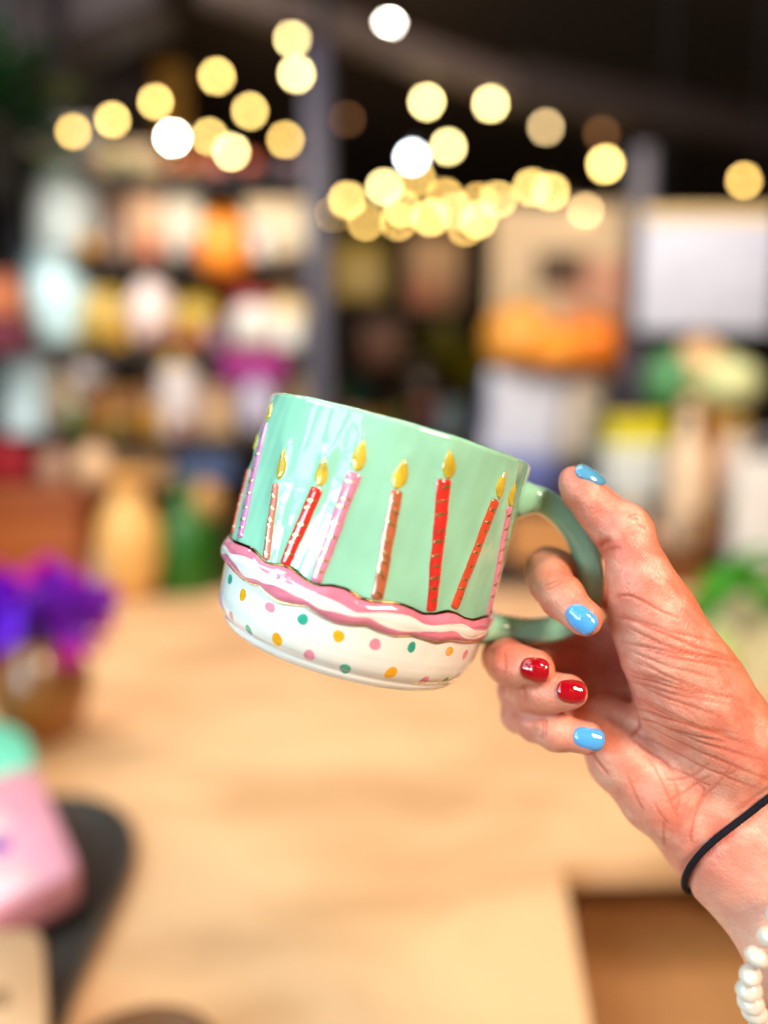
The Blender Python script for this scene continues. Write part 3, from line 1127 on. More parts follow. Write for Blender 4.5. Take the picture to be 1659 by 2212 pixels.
for k in range(nbead):
    s_ = dl[-1] * k / nbead
    p = np.array([np.interp(s_, dl, bc[:, i]) for i in range(3)])
    q = np.array([np.interp((s_ + .001) % dl[-1], dl, bc[:, i]) for i in range(3)])
    tdir = Vector(q - p).normalized()
    # push clear of the skin
    for _ in range(3):
        g = float(hand_sdf(p[None].astype(np.float32))[0])
        if g < .0042:
            p = p + grad(p[None])[0] * (.0042 - g)
    o = MB()
    prof = [(0.0003, -3.4), (1.6, -3.2), (3.1, -2.5), (4.2, -1.2), (4.6, 0), (4.2, 1.3), (3.1, 2.5), (1.6, 3.2), (0.0003, 3.4)]
    sc = rw.uniform(.88, 1.06)
    o.lathe([(a * sc / 1000, z_ * sc / 1000) for a, z_ in prof], n=20, sy=rw.uniform(.8, .95))
    oo_ = o.build('pearl', mpe, br)
    rot = tdir.to_track_quat('Z', 'Y').to_matrix().to_4x4() @ Matrix.Rotation(rw.uniform(0, 6), 4, 'Z')
    oo_.matrix_local = Matrix.Translation(Vector(p - bcen)) @ rot @ Matrix.Rotation(rw.uniform(-.3, .3), 4, 'X')

# ================================================================== SHOP BEHIND
S = 1 / 1596.0     # metres per pixel of the 1659-wide view at 1 m


def mat_of(c, rough=.55, **k):
    key = (c, rough, tuple(k.items()))
    if key not in _mc:
        _mc[key] = principled('paint', srgb(*c), rough, vary=.12, vscale=12, **k)
    return _mc[key]


_mc = {}


def base_at(X, Y, yy):
    return Matrix.Translation(at(X, Y, yy))


def gift_box(X0, X1, Yb, Yt, yy, c, c2, label, cat='box', group=None, name='gift_box', depth=None, rz=0.0):
    """box with a lid, standing with its foot at pixel row Yb"""
    p = at((X0 + X1) / 2, Yb, yy); q = at((X0 + X1) / 2, Yt, yy)
    wd = (X1 - X0) * S * yy; ht = (q - p).z
    dp = depth or wd * .8
    e = empty(name, Matrix.Translation(p) @ Matrix.Rotation(rz, 4, 'Z'), label, cat, group)
    MB().box((0, dp / 2, ht * .39), (wd * .96, dp * .96, ht * .78), .006).build('box_body', mat_of(c), e)
    MB().box((0, dp / 2, ht * .78 + ht * .11), (wd, dp, ht * .22), .006).build('lid', mat_of(c2), e)
    return e


def jar(X0, X1, Yb, Yt, yy, c, c2, label, cat='jar', name='jar', neck=.75, group=None, shape='jar'):
    p = at((X0 + X1) / 2, Yb, yy); q = at((X0 + X1) / 2, Yt, yy)
    r = (X1 - X0) * S * yy / 2; h = (q - p).z
    e = empty(name, Matrix.Translation(p), label, cat, group)
    if shape == 'jar':
        pr_ = [(0.001, 0), (r * .9, 0), (r, h * .04), (r, h * .68), (r * neck, h * .80), (r * neck, h * .84), (.001, h * .84)]
        top_ = [(.001, h * .84), (r * neck * 1.1, h * .84), (r * neck * 1.1, h * .97), (r * .3, h), (.001, h)]
        n1, n2 = 'vessel', 'lid'
    elif shape == 'vase':
        pr_ = [(0.001, 0), (r * .55, 0), (r * .8, h * .15), (r, h * .42), (r * .85, h * .65), (r * .5, h * .8), (r * .48, h * .86), (r * .4, h * .86), (.001, h * .82)]
        top_ = [(r * .46, h * .85), (r * .60, h * .95), (r * .78, h), (r * .72, h), (r * .5, h * .94), (r * .40, h * .85)]
        n1, n2 = 'vessel', 'rim'
    elif shape == 'bottle':
        pr_ = [(0.001, 0), (r * .95, 0), (r, h * .03), (r, h * .55), (r * .8, h * .66), (r * .35, h * .76), (r * .32, h * .9), (.001, h * .9)]
        top_ = [(.001, h * .9), (r * .4, h * .9), (r * .4, h), (.001, h)]
        n1, n2 = 'vessel', 'cap'
    elif shape == 'round':
        pr_ = [(.001, 0), (r * .55, h * .02), (r * .88, h * .18), (r, h * .42), (r * .9, h * .66), (r * .6, h * .84), (r * .2, h * .88), (.001, h * .86)]
        top_ = [(r * .16, h * .85), (r * .12, h * .93), (r * .2, h), (.001, h)]
        n1, n2 = 'vessel', 'stem'
    MB().lathe(pr_, n=32).build(n1, mat_of(c, .3), e)
    MB().lathe(top_, n=32).build(n2, mat_of(c2, .4), e)
    return e


def paper_bag(X0, X1, Yb, Yt, yy, c, c2, label, cat='bag', name='paper_bag', group=None):
    p = at((X0 + X1) / 2, Yb, yy); q = at((X0 + X1) / 2, Yt, yy)
    wd = (X1 - X0) * S * yy; h = (q - p).z
    e = empty(name, Matrix.Translation(p), label, cat, group)
    mb = MB()
    nz = 8
    P = np.zeros((nz, 24, 3))
    for i in range(nz):
        t = i / (nz - 1)
        for k in range(24):
            a = 2 * math.pi * k / 24
            sx = abs(math.cos(a)) ** .35 * np.sign(math.cos(a)); sy = abs(math.sin(a)) ** .35 * np.sign(math.sin(a))
            P[i, k] = (sx * wd / 2 * (1 - .05 * t), wd * .25 + sy * wd * .22 * (1 - .55 * t), h * .82 * t + .004 * math.sin(7 * t + k))
    mb.grid(P, 0, closed_v=True)
    mb.build('bag_body', mat_of(c, .7), e)
    for s_ in (0, 1):
        pts = [(wd * .25 * math.cos(a), wd * (.18 + .14 * s_), h * .80 + h * .2 * math.sin(a)) for a in np.linspace(0, math.pi, 14)]
        MB().tube(pts, .004, 6).build('handle', mat_of(c2, .6), e)
    return e


def cushion(X0, X1, Yb, Yt, yy, c, c2, label, name='cushion', rz=0.0, ry=0.0, group=None):
    p = at((X0 + X1) / 2, Yb, yy); q = at((X0 + X1) / 2, Yt, yy)
    a_, h = (X1 - X0) * S * yy / 2, (q - p).z / 2
    e = empty(name, Matrix.Translation(p) @ Matrix.Rotation(rz, 4, 'Z') @ Matrix.Rotation(ry, 4, 'Y'), label, 'cushion', group)
    n = 22
    P = np.zeros((n, n, 3)); Q = np.zeros((n, n, 3))
    for i in range(n):
        for j in range(n):
            u_, v_ = -1 + 2 * i / (n - 1), -1 + 2 * j / (n - 1)
            pin = 1 - .10 * (abs(u_) * (1 - v_ * v_) * 0 + (1 - abs(u_) ** 2) * abs(v_) ** 6) - .08 * (1 - v_ * v_) * abs(u_) ** 6
            th = .32 * a_ * ((1 - u_ ** 4) * (1 - v_ ** 4)) ** .5
            P[i, j] = (u_ * a_ * pin, -th + .1, h + v_ * h * pin + 0)
            Q[i, j] = (u_ * a_ * pin, th + .1, h + v_ * h * pin)
    MB().grid(P, 0).grid(Q, 0, flip=True).build('cover', mat_of(c, .85), e)
    edge = [(u_ * a_, .1, h + v_ * h) for u_, v_ in
            [(-1, k) for k in np.linspace(-1, .9, 8)] + [(k, 1) for k in np.linspace(-1, .9, 8)] + [(1, -k) for k in np.linspace(-1, .9, 8)] + [(-k, -1) for k in np.linspace(-1, .9, 8)]]
    MB().tube(edge, .006, 6, closed=True).build('piping', mat_of(c2, .8), e)
    return e


def plant(X, Yb, Yt, yy, c, pot, label, spread=.5, n=60, name='potted_plant', cat='plant', leaf=.05):
    p = at(X, Yb, yy); q = at(X, Yt, yy); h = (q - p).z
    e = empty(name, Matrix.Translation(p), label, cat)
    r = .22 * h
    MB().lathe([(.001, 0), (r * .7, 0), (r, h * .28), (r * 1.08, h * .28), (r * 1.08, h * .32), (r * .9, h * .32), (r * .9, h * .27), (.001, h * .27)], n=28).build('pot', mat_of(pot, .6), e)
    mb = MB()
    g = random.Random(int(X * 7 + Yb))
    for k in range(n):
        a = g.uniform(0, 2 * math.pi); el = g.uniform(.1, 1.45)
        L = h * .72 * g.uniform(.5, 1)
        d_ = Vector((math.cos(a) * math.cos(el) * spread * 1.6, math.sin(a) * math.cos(el) * spread, math.sin(el))).normalized()
        b0 = Vector((0, 0, h * .30)); side = d_.cross(Vector((0, 0, 1))).normalized() * leaf * g.uniform(.6, 1.2)
        pts = []
        for t in (0, .35, .7, 1):
            wv = math.sin(math.pi * (t * .86 + .07))
            c_ = b0 + d_ * L * t - Vector((0, 0, 1)) * (t * t * h * .12)
            pts += [c_ - side * wv * .5, c_ + side * wv * .5]
        mb.add(pts, [(0, 1, 3, 2), (2, 3, 5, 4), (4, 5, 7, 6)])
    mb.build('leaves', mat_of(c, .5), e)
    return e


# ---- tabletop in front: pale wood
m_table = bpy.data.materials.new('pale_wood')
m_table.use_nodes = True
nt = m_table.node_tree; b = nt.nodes['Principled BSDF']; LK = nt.links.new
tcn = nt.nodes.new('ShaderNodeTexCoord'); mp = nt.nodes.new('ShaderNodeMapping')
mp.inputs['Scale'].default_value = (1.0, 2.2, 1); mp.inputs['Rotation'].default_value = (0, 0, .25)
LK(tcn.outputs['Object'], mp.inputs[0])
n1 = nt.nodes.new('ShaderNodeTexNoise'); n1.inputs['Scale'].default_value = 3.6; n1.inputs['Detail'].default_value = 4; n1.inputs['Distortion'].default_value = .6
LK(mp.outputs[0], n1.inputs['Vector'])
cr = nt.nodes.new('ShaderNodeValToRGB')
cr.color_ramp.elements[0].position = .30; cr.color_ramp.elements[0].color = (0.54, 0.300, 0.145, 1)
cr.color_ramp.elements[1].position = .62; cr.color_ramp.elements[1].color = (0.80, 0.485, 0.265, 1)  # darker noise tones in the wood also stand in for soft shadows
LK(n1.outputs[0], cr.inputs[0]); LK(cr.outputs[0], b.inputs['Base Color'])
b.inputs['Roughness'].default_value = .45
tb = empty('display_table', Matrix.Translation((-.15, 1.2, 0)), 'large pale wood display table that fills the lower half of the view', 'table')
k1, k2 = on_z(1212, 1868, TABLE_Z), on_z(1290, 2300, TABLE_Z)
kx = k1.x + (k2.x - k1.x) * (k1.y - .27) / (k1.y - k2.y)
outl = [(-1.5, .27), (kx, .27), (k1.x, k1.y), (1.2, k1.y + .05), (1.2, 2.13), (-1.5, 2.13)]
mb = MB()
for zz in (TABLE_Z - .028, TABLE_Z):
    mb.v += [(x + .15, y - 1.2, zz) for x, y in outl]
for q in range(6):
    mb.f.append((q, (q + 1) % 6, 6 + (q + 1) % 6, 6 + q)); mb.m.append(0)
mb.f.append(tuple(range(6))[::-1]); mb.f.append(tuple(range(6, 12))); mb.m += [0, 0]
mb.build('tabletop', m_table, tb, smooth=False)
for lx, ly in ((-1.4, .35), (kx - .08, .35), (1.1, k1.y + .13), (-1.4, 2.05), (1.1, 2.05)):
    MB().box((lx + .15, ly - 1.2, (TABLE_Z - .05) / 2), (.08, .08, TABLE_Z - .05), .004).build('leg', m_table, tb)

# black tray with rounded corner, near left
zc = TABLE_Z
e = empty('serving_tray', Matrix.Translation(on_z(60, 2000, zc)), 'black flat tray with a rounded corner, lying on the table at lower left', 'tray')
A = [on_z(278, 1850, zc), on_z(215, 1768, zc), on_z(150, 1752, zc)]
o0 = on_z(60, 2000, zc)
out = []
corner = [(-420, 1850), (-100, 1775), (110, 1742), (185, 1742), (244, 1762), (276, 1795), (290, 1835), (284, 1885), (266, 1930), (204, 2060), (155, 2180), (115, 2290), (80, 2370), (-500, 2500)]
pts = [on_z(x, y, zc) - o0 for x, y in corner]
mb = MB()
n = len(pts)
cen = sum(pts, Vector()) / n
rings = []
for (s_, z_) in ((1, .001), (1, .012), (.985, .013), (.97, .007)):
    rings.append([(cen.x + (p.x - cen.x) * s_, cen.y + (p.y - cen.y) * s_, z_) for p in pts])
for r_ in rings: mb.v += r_
for i in range(3):
    for j in range(n):
        k = (j + 1) % n
        mb.f.append((i * n + j, i * n + k, (i + 1) * n + k, (i + 1) * n + j)); mb.m.append(0)
mb.f.append(tuple(3 * n + j for j in range(n))); mb.m.append(0)
mb.f.append(tuple(j for j in range(n))[::-1]); mb.m.append(0)
mb.build('plate', mat_of((58, 52, 48), .5), e)
MB().tube([Vector(r) + Vector((0, 0, .0)) for r in rings[1]], .004, 8, closed=True).build('rim', mat_of((84, 74, 62), .35), e)

def slab(px, z0, z1, org, bev=.004):
    """flat box: outline given by pixels on the plane z1, with rounded corners"""
    P0 = [on_z(x, y, z1) for x, y in px]
    out = []
    n = len(P0)
    for k in range(n):
        a_, b_, c_ = P0[k - 1], P0[k], P0[(k + 1) % n]
        r1 = min(.018, (a_ - b_).length * .3, (c_ - b_).length * .3)
        pa_, pc_ = b_ + (a_ - b_).normalized() * r1, b_ + (c_ - b_).normalized() * r1
        for t in np.linspace(0, 1, 6):
            out.append((pa_ * (1 - t) ** 2 + b_ * 2 * t * (1 - t) + pc_ * t * t))
    cen = sum(out, Vector()) / len(out)
    mb = MB(); n = len(out)
    for (ins, zz) in ((bev, z0), (0, z0 + bev), (0, z1 - bev), (bev * .4, z1 - bev * .3), (bev, z1)):
        L = max((p - cen).length for p in out)
        mb.v += [tuple(Vector(((cen + (p - cen) * (1 - ins / L)).x, (cen + (p - cen) * (1 - ins / L)).y, zz)) - org) for p in out]
    for i_ in range(4):
        for j_ in range(n):
            k = (j_ + 1) % n
            mb.f.append((i_ * n + j_, i_ * n + k, (i_ + 1) * n + k, (i_ + 1) * n + j_)); mb.m.append(0)
    mb.f.append(tuple(range(n))[::-1]); mb.m.append(0)
    mb.f.append(tuple(4 * n + j_ for j_ in range(n))); mb.m.append(0)
    return mb


zt1 = zc + .014
og = on_z(60, 1800, zt1)
e = empty('gift_box', Matrix.Translation(og), 'flat pink box with a mint end and purple dot, lying on the black tray', 'box')
slab([(76, 1655), (176, 1872), (-60, 1990), (-230, 1800), (-120, 1640)], zt1, zt1 + .045, og, .008).build('box_body', principled('pink_card', (0.84, 0.37, 0.50, 1), .45, vary=.12, vscale=18), e)
slab([(58, 1580), (80, 1640), (-10, 1668), (-130, 1650), (-110, 1560), (0, 1556)], zt1, zt1 + .052, og, .010).build('mint_end', principled('mint_card', (0.16, 0.66, 0.48, 1), .45, vary=.08, vscale=18), e)
slab([(18, 1806), (20, 1832), (-16, 1844), (-30, 1812)], zt1 + .044, zt1 + .0465, og, .001).build('dot', mat_of((86, 40, 170)), e)
slab([(10, 1745), (26, 1790), (-60, 1810), (-90, 1750)], zt1 + .044, zt1 + .0462, og, .001).build('paper_label', mat_of((240, 214, 224)), e)
slab([(60, 1862), (84, 1900), (-20, 1948), (-60, 1880)], zt1 + .044, zt1 + .0462, og, .001).build('paper_label', mat_of((236, 206, 216)), e)

og = on_z(60, 2100, zt1)
e = empty('card_box', Matrix.Translation(og), 'beige kraft card box lying in the bottom left corner', 'box')
slab([(90, 1998), (100, 2110), (106, 2300), (-120, 2340), (-160, 2010)], zt1, zt1 + .055, og, .008).build('box_body', mat_of((200, 166, 132), .7), e)
slab([(20, 2130), (22, 2175), (-20, 2180), (-24, 2135)], zt1 + .054, zt1 + .0562, og, .001).build('stamp', mat_of((150, 120, 88), .7), e)

# amber round vase with purple flowers, left
vp = on_z(95, 1590, zc)
e = empty('flower_vase', Matrix.Translation(vp), 'round amber glass vase holding a bunch of violet blooms', 'vase')
rv = 108 * S * vp.y
MB().lathe([(.001, 0), (rv * .5, 0), (rv * .75, rv * .25), (rv, rv * .9), (rv * .98, rv * 1.4), (rv * .7, rv * 1.9), (rv * .62, rv * 2.1), (rv * .55, rv * 2.1), (.001, rv * 1.9)], n=36).build('vessel', principled('amber_glaze', (0.26, 0.085, 0.008, 1), .35, vary=.7, vscale=14, coat=.6), e)
g = random.Random(5)
mvio = principled('violet_petal', (0.20, 0.002, 0.52, 1), .6)
mblu = principled('blue_violet_petal', (0.13, 0.004, 0.85, 1), .6)
mmag = principled('magenta_petal', (0.62, 0.0, 0.34, 1), .6)
blooms = [(25, 1330, 75, mvio), (-30, 1350, 80, mblu), (110, 1270, 50, mvio), (95, 1330, 70, mvio), (160, 1340, 55, mvio), (215, 1300, 42, mvio),
          (10, 1290, 55, mblu), (170, 1290, 40, mvio), (60, 1380, 60, mblu), (225, 1345, 26, mmag), (150, 1415, 30, mmag), (105, 1226, 30, mmag),
          (0, 1240, 30, mmag), (-10, 1440, 46, mmag), (200, 1395, 24, mmag), (50, 1290, 30, mmag), (160, 1262, 34, mmag), (228, 1290, 30, mmag), (60, 1440, 40, mmag), (70, 1248, 30, mmag)]
for (X, Y, rr, mm) in blooms:
    c_ = at(X, Y, vp.y + g.uniform(-.05, .05)) - vp
    r0 = rr * S * vp.y
    mb = MB()
    for k in range(34):
        d_ = Vector((g.gauss(0, 1), g.gauss(0, 1), g.gauss(0, 1))).normalized()
        t1 = d_.orthogonal().normalized(); t2 = d_.cross(t1)
        ww = r0 * .42
        mb.add([c_ - t1 * ww * .1, c_ + d_ * r0 * .9 - t1 * ww + t2 * ww * .2, c_ + d_ * r0, c_ + d_ * r0 * .9 + t1 * ww + t2 * ww * .2, c_ + t1 * ww * .1],
               [(0, 1, 2), (0, 2, 4), (2, 3, 4)])
    mb.build('bloom', mm, e)
MB().tube([(0, 0, rv * 1.5), (0, 0, rv * 2.6)], .008, 8).build('stems', mat_of((40, 70, 30)), e)

# small amber dish at the bottom edge
dp_ = on_z(295, 2410, zc)
e = empty('dish', Matrix.Translation(dp_), 'small amber brown dish cut by the bottom edge of the view', 'dish')
MB().lathe([(.001, 0), (.03, 0), (.055, .02), (.062, .035), (.058, .036), (.05, .022), (.028, .006), (.001, .005)], n=36).build('bowl', mat_of((96, 56, 12), .6), e)
MB().lathe([(.020, -.0005), (.030, -.0005), (.030, .003), (.020, .003)], n=28).build('foot', mat_of((110, 66, 20), .4), e)

# stool standing on the floor, seen past the corner of the table
sp = on_z(1440, 2130, .84)
e = empty('stool', Matrix.Translation((sp.x, sp.y, 0)), 'taupe round stool below the table at lower right, under the forearm', 'stool')
MB().lathe([(.001, .80), (.15, .80), (.165, .81), (.165, .83), (.15, .842), (.001, .842)], n=40).build('seat', mat_of((168, 118, 70), .7), e)
for k in range(4):
    a = R(45 + 90 * k)
    MB().tube([(.12 * math.cos(a), .12 * math.sin(a), .805), (.19 * math.cos(a), .19 * math.sin(a), 0)], .014, 10).build('leg', mat_of((96, 58, 24), .6), e)
MB().tube([(.16 * math.cos(R(t)), .16 * math.sin(R(t)), .25) for t in range(0, 360, 15)], .010, 8, closed=True).build('foot_ring', mat_of((90, 60, 30), .5), e)

# ---- left shelving unit, black metal
SY = 2.75
sh = empty('shelving_unit', Matrix.Translation((at(380, 900, SY).x, SY, 0)), 'tall black metal shelving packed with goods at left', 'shelf')
ox = at(380, 900, SY).x
m_blk = principled('black_metal', (0.006, 0.006, 0.012, 1), .6)
m_sl = principled('slate_metal', (0.042, 0.037, 0.066, 1), .45)
xl, xr = at(62, 900, SY).x - ox, at(690, 900, SY).x - ox
MB().box((xl, 0, 1.6), (.075, .06, 3.2), .006).build('post', m_blk, sh)
rz_ = at(690, 100, SY).z
MB().box((xr, 0, rz_ / 2), (.078, .06, rz_), .006).build('post', m_sl, sh)
MB().box((xl, .42, 1.6), (.05, .05, 3.2), .006).build('post', m_blk, sh)
MB().box((xr, .42, 1.6), (.05, .05, 3.2), .006).build('post', m_blk, sh)
shz = {}
for k, Y in enumerate((560, 752, 945, 1290)):
    z_ = at(380, Y, SY).z
    shz[k] = z_
    MB().box(((xl + xr) / 2, .21, z_ - .022), (xr - xl, .44, .044), .004).build('shelf_board', principled('dark_board', (0.020, 0.011, 0.006, 1), .7), sh)
MB().box(((xl + xr) / 2, .455, 1.55), (xr - xl, .01, 1.5), .002).build('back_panel', principled('brown_back', (0.022, 0.011, 0.006, 1), .8, vary=.4, vscale=3), sh)
MB().box(((xl + xr) / 2, .21, .3), (xr - xl, .42, .04), .004).build('shelf_board', m_blk, sh)

Yg = SY + .07
GL = 'goods on the left shelving'
# top shelf row (standing at Y=556)
jar(80, 215, 552, 350, Yg, (196, 210, 214), (60, 110, 60), 'large pale white jar with green lid, top shelf beside the left post', group=GL)
gift_box(222, 275, 552, 400, Yg, (120, 84, 60), (150, 120, 96), 'narrow brown box between the white jar and the peach column', group=GL)
gift_box(282, 350, 556, 372, Yg, (214, 168, 128), (206, 160, 120), 'tall peach coloured box on the top shelf', group=GL)
gift_box(358, 432, 552, 412, Yg, (206, 196, 176), (190, 176, 150), 'grey cream box on the top shelf, beside the orange lantern', group=GL)
jar(428, 542, 600, 450, SY - .02, (255, 150, 44), (200, 120, 40), 'round orange pumpkin shaped lantern on the top shelf', 'lantern', 'lantern', shape='round', group=None)
gift_box(532, 672, 552, 430, Yg, (226, 204, 170), (216, 186, 146), 'wide cream box on the top shelf next to the slate post', group=GL)
jar(235, 268, 552, 470, SY, (150, 132, 118), (96, 80, 66), 'small grey brown jar in front of the narrow brown box', group=GL)
# second row (standing at 750)
jar(62, 200, 746, 556, Yg, (186, 222, 232), (170, 200, 210), 'big pale blue jar on the second shelf by the left post', group=GL, neck=.85)
jar(180, 285, 746, 610, Yg, (190, 158, 74), (150, 120, 60), 'olive gold round pot beside the pale blue jar', shape='round', cat='pot', name='pot', group=GL)
jar(280, 385, 748, 580, Yg, (226, 206, 204), (200, 160, 130), 'pinkish white vase in the middle of the second shelf', 'vase', 'vase', shape='vase', group=GL)
jar(378, 482, 746, 628, Yg, (176, 146, 44), (120, 96, 40), 'mustard pot to the right of the pinkish white vase', 'pot', 'pot', shape='round', group=GL)
gift_box(396, 446, 700, 560, Yg + .16, (84, 14, 24), (70, 12, 20), 'dark red box at the back of the second shelf', group=GL)
gift_box(484, 548, 690, 586, Yg + .16, (190, 60, 40), (170, 44, 36), 'brick red box behind the cream bowl', group=GL)
gift_box(560, 668, 640, 590, Yg + .1, (168, 112, 56), (150, 98, 50), 'tan box behind the cream bowl, next to the slate post', group=GL)
jar(505, 600, 748, 640, SY + .03, (214, 210, 206), (196, 60, 70), 'white pot with a red lid on the second shelf', 'pot', 'pot', group=GL)
jar(565, 680, 748, 632, Yg + .03, (226, 200, 150), (206, 176, 120), 'cream bowl shaped pot at the right end of the second shelf', 'pot', 'pot', shape='round', group=GL)
# third row (standing at 942)
gift_box(8, 88, 940, 770, SY - .12, (186, 208, 218), (170, 196, 210), 'pale blue box at the far left, in front of the left post', group=GL)
gift_box(92, 165, 940, 776, Yg, (206, 178, 140), (196, 166, 130), 'beige box on the third shelf beside the pale blue box', group=GL)
jar(150, 238, 838, 752, Yg + .02, (190, 182, 186), (150, 140, 140), 'pale grey round pot on top of the amber box', 'pot', 'pot', shape='round')
gift_box(172, 308, 940, 838, Yg, (140, 76, 16), (126, 84, 20), 'amber brown box on the third shelf', group=GL)
gift_box(312, 352, 940, 800, Yg, (110, 60, 20), (90, 60, 30), 'narrow chestnut box on the third shelf', group=GL)
jar(350, 436, 942, 764, Yg, (214, 204, 206), (206, 164, 30), 'white jar with a yellow lid on the third shelf', group=GL, neck=1.0)
gift_box(438, 506, 942, 830, Yg, (190, 150, 110), (170, 130, 96), 'tan box between the yellow lidded jar and the lilac pot', group=GL)
gift_box(480, 614, 826, 756, SY - .02, (140, 0, 116), (165, 0, 104), 'magenta purple box on the third shelf', group=GL)
jar(516, 600, 942, 812, SY - .01, (178, 172, 196), (160, 150, 170), 'lilac grey pot below the magenta box', 'pot', 'pot', shape='round')
gift_box(606, 672, 942, 790, Yg, (150, 122, 80), (120, 100, 70), 'olive tan box at the right end of the third shelf', group=GL)
# lower row (standing on the fourth board)
Y4 = 1288
gift_box(-40, 62, 1040, 944, SY - .1, (150, 10, 26), (130, 6, 30), 'crimson box at the far left edge', group=None)
jar(88, 156, 1060, 962, SY - .3, (176, 132, 110), (140, 100, 80), 'dusty pink round pot on the chestnut crate', 'pot', 'pot', shape='round')
jar(166, 246, 1060, 952, SY - .3, (222, 180, 140), (196, 150, 110), 'peach round pot on the chestnut crate', 'pot', 'pot', shape='round')
gift_box(238, 372, 1050, 952, Yg, (206, 160, 112), (196, 150, 106), 'wide tan box on the lower shelf', group=GL)
gift_box(378, 505, 1036, 952, Yg, (104, 130, 190), (92, 116, 176), 'cornflower blue box on the lower shelf', group=GL)
jar(340, 470, 1288, 1030, 2.1, (24, 92, 8), (30, 76, 16), 'dark green bottle right of the tall cream yellow vase', 'bottle', 'bottle', shape='bottle', group=None)
jar(398, 486, 1130, 1030, SY - .05, (200, 152, 88), (160, 110, 60), 'tan round pot beside the green bottle', 'pot', 'pot', shape='round')
gift_box(450, 660, 1288, 1130, Yg, (70, 60, 20), (60, 54, 24), 'dark olive box on the bottom shelf behind the mug', group=GL)
jar(215, 356, 1290, 1018, 2.02, (226, 176, 104), (216, 160, 90), 'tall cream yellow vase standing on the far end of the table', 'vase', 'vase', shape='vase')
gift_box(-90, 192, 1300, 1062, 2.04, (150, 74, 14), (136, 64, 12), 'chestnut brown chest at the far left of the table', 'chest', None, 'wooden_chest', depth=.2)
gift_box(200, 240, 1292, 1190, 1.98, (180, 160, 150), (170, 150, 140), 'small grey box beside the cream yellow vase')
# above the shelving
gift_box(56, 205, 345, 262, Yg, (150, 146, 140), (140, 140, 136), 'grey white carton high on the left shelving', group=None)
gift_box(205, 330, 372, 312, Yg, (196, 170, 130), (180, 156, 120), 'beige carton high on the left shelving', group=None)
z_ = at(380, 372, SY).z
MB().box(((xl + xr) / 2, .21, z_ - .02), (xr - xl, .44, .03), .004).build('shelf_board', m_blk, sh)
gift_box(362, 440, 372, 336, SY + .02, (150, 10, 10), (170, 16, 12), 'small bright red box under the string lights', group=None)

g = random.Random(21)
PAL = [('olive', (140, 120, 40)), ('cream', (220, 196, 160)), ('rust', (150, 66, 30)), ('pale blue', (160, 190, 206)), ('mauve', (130, 96, 120)), ('moss green', (70, 96, 30)),
       ('white', (214, 212, 208)), ('mustard', (190, 140, 30)), ('brown', (96, 56, 26)), ('coral', (206, 96, 70)), ('plum', (80, 20, 60)), ('peach', (220, 166, 126))]
ORD = ['leftmost', 'second from the left', 'third from the left', 'fourth from the left', 'fifth from the left', 'sixth from the left', 'seventh from the left', 'rightmost']
for row, (Yb, hgt_, rn) in enumerate(((556, 70, 'top'), (750, 66, 'second'), (942, 62, 'third'), (372, 40, 'highest'))):
    for k in range(8):
        cn, cc = PAL[(row * 5 + k * 7) % len(PAL)]
        X = 105 + k * 75 + g.uniform(-16, 16)
        if rn == 'third' and 455 < X < 630 or rn == 'second' and 70 < X < 180: continue
        w_ = g.uniform(26, 52); h_ = hgt_ * g.uniform(.6, 1.25)
        kind = g.choice(['jar', 'box', 'pot'])
        cn2, cc2 = PAL[(row * 3 + k * 5 + 4) % len(PAL)]
        lab = f'small {cn} {kind}, {ORD[k]} in the front row of the {rn} shelf'
        if kind == 'box': gift_box(X - w_ / 2, X + w_ / 2, Yb, Yb - h_, SY - .01, cc, cc2, lab, group='small goods in the front rows of the shelving')
        elif kind == 'jar': jar(X - w_ / 2, X + w_ / 2, Yb, Yb - h_, SY + .02, cc, cc2, lab, group='small goods in the front rows of the shelving')
        else: jar(X - w_ / 2, X + w_ / 2, Yb, Yb - h_ * .8, SY + .02, cc, cc2, lab, 'pot', 'pot', shape='round', group='small goods in the front rows of the shelving')
for k in range(14):
    cn, cc = PAL[(k * 5 + 2) % len(PAL)]
    side = k >= 7
    X = (720 + k * 50) if not side else (1320 + (k - 7) * 46)
    Yb = 948 if not side else 1186
    yy = DY_ = 4.1 if not side else 2.58
    w_ = g.uniform(34, 56); h_ = g.uniform(50, 110)
    lab = f'small {cn} {"jar" if k % 2 else "box"}, {ORD[k % 7]} ' + ('on the dim stand behind the mug' if not side else 'on the right edge stand')
    if k % 2: jar(X - w_ / 2, X + w_ / 2, Yb, Yb - h_, yy, cc, PAL[(k + 5) % 12][1], lab, group='small goods on the stands')
    else: gift_box(X - w_ / 2, X + w_ / 2, Yb, Yb - h_, yy, cc, PAL[(k + 5) % 12][1], lab, group='small goods on the stands')

# ---- middle: dim display table with plants and goods
DY = 4.3
e = empty('display_stand', Matrix.Translation((at(880, 900, DY).x, DY, 0)), 'dark brown stand behind the mug carrying dim goods', 'stand')
zt_ = at(880, 960, DY).z
MB().box((0, .25, zt_ - .03), (1.15, .6, .06), .005).build('top', principled('rust_wood', (0.10, 0.035, 0.018, 1), .6, vary=.3, vscale=5), e)
MB().box((0, .25, (zt_ - .06) / 2), (1.0, .5, zt_ - .06), .005).build('cabinet', principled('dark_wood', (0.05, 0.024, 0.012, 1), .6), e)
plant(770, 950, 800, DY, (20, 84, 66), (24, 90, 96), 'teal leaved plant in a blue pot behind the mug rim')
plant(960, 950, 640, DY + .1, (92, 86, 16), (60, 40, 20), 'bushy olive green plant in the dim middle of the shop', n=140, leaf=.09, spread=1.0)
plant(1040, 950, 700, DY - .15, (150, 136, 8), (70, 50, 20), 'yellow green plant left of the orange bag', n=60, leaf=.07)
jar(865, 945, 950, 780, DY, (104, 88, 84), (70, 60, 60), 'grey brown jar between two plants')
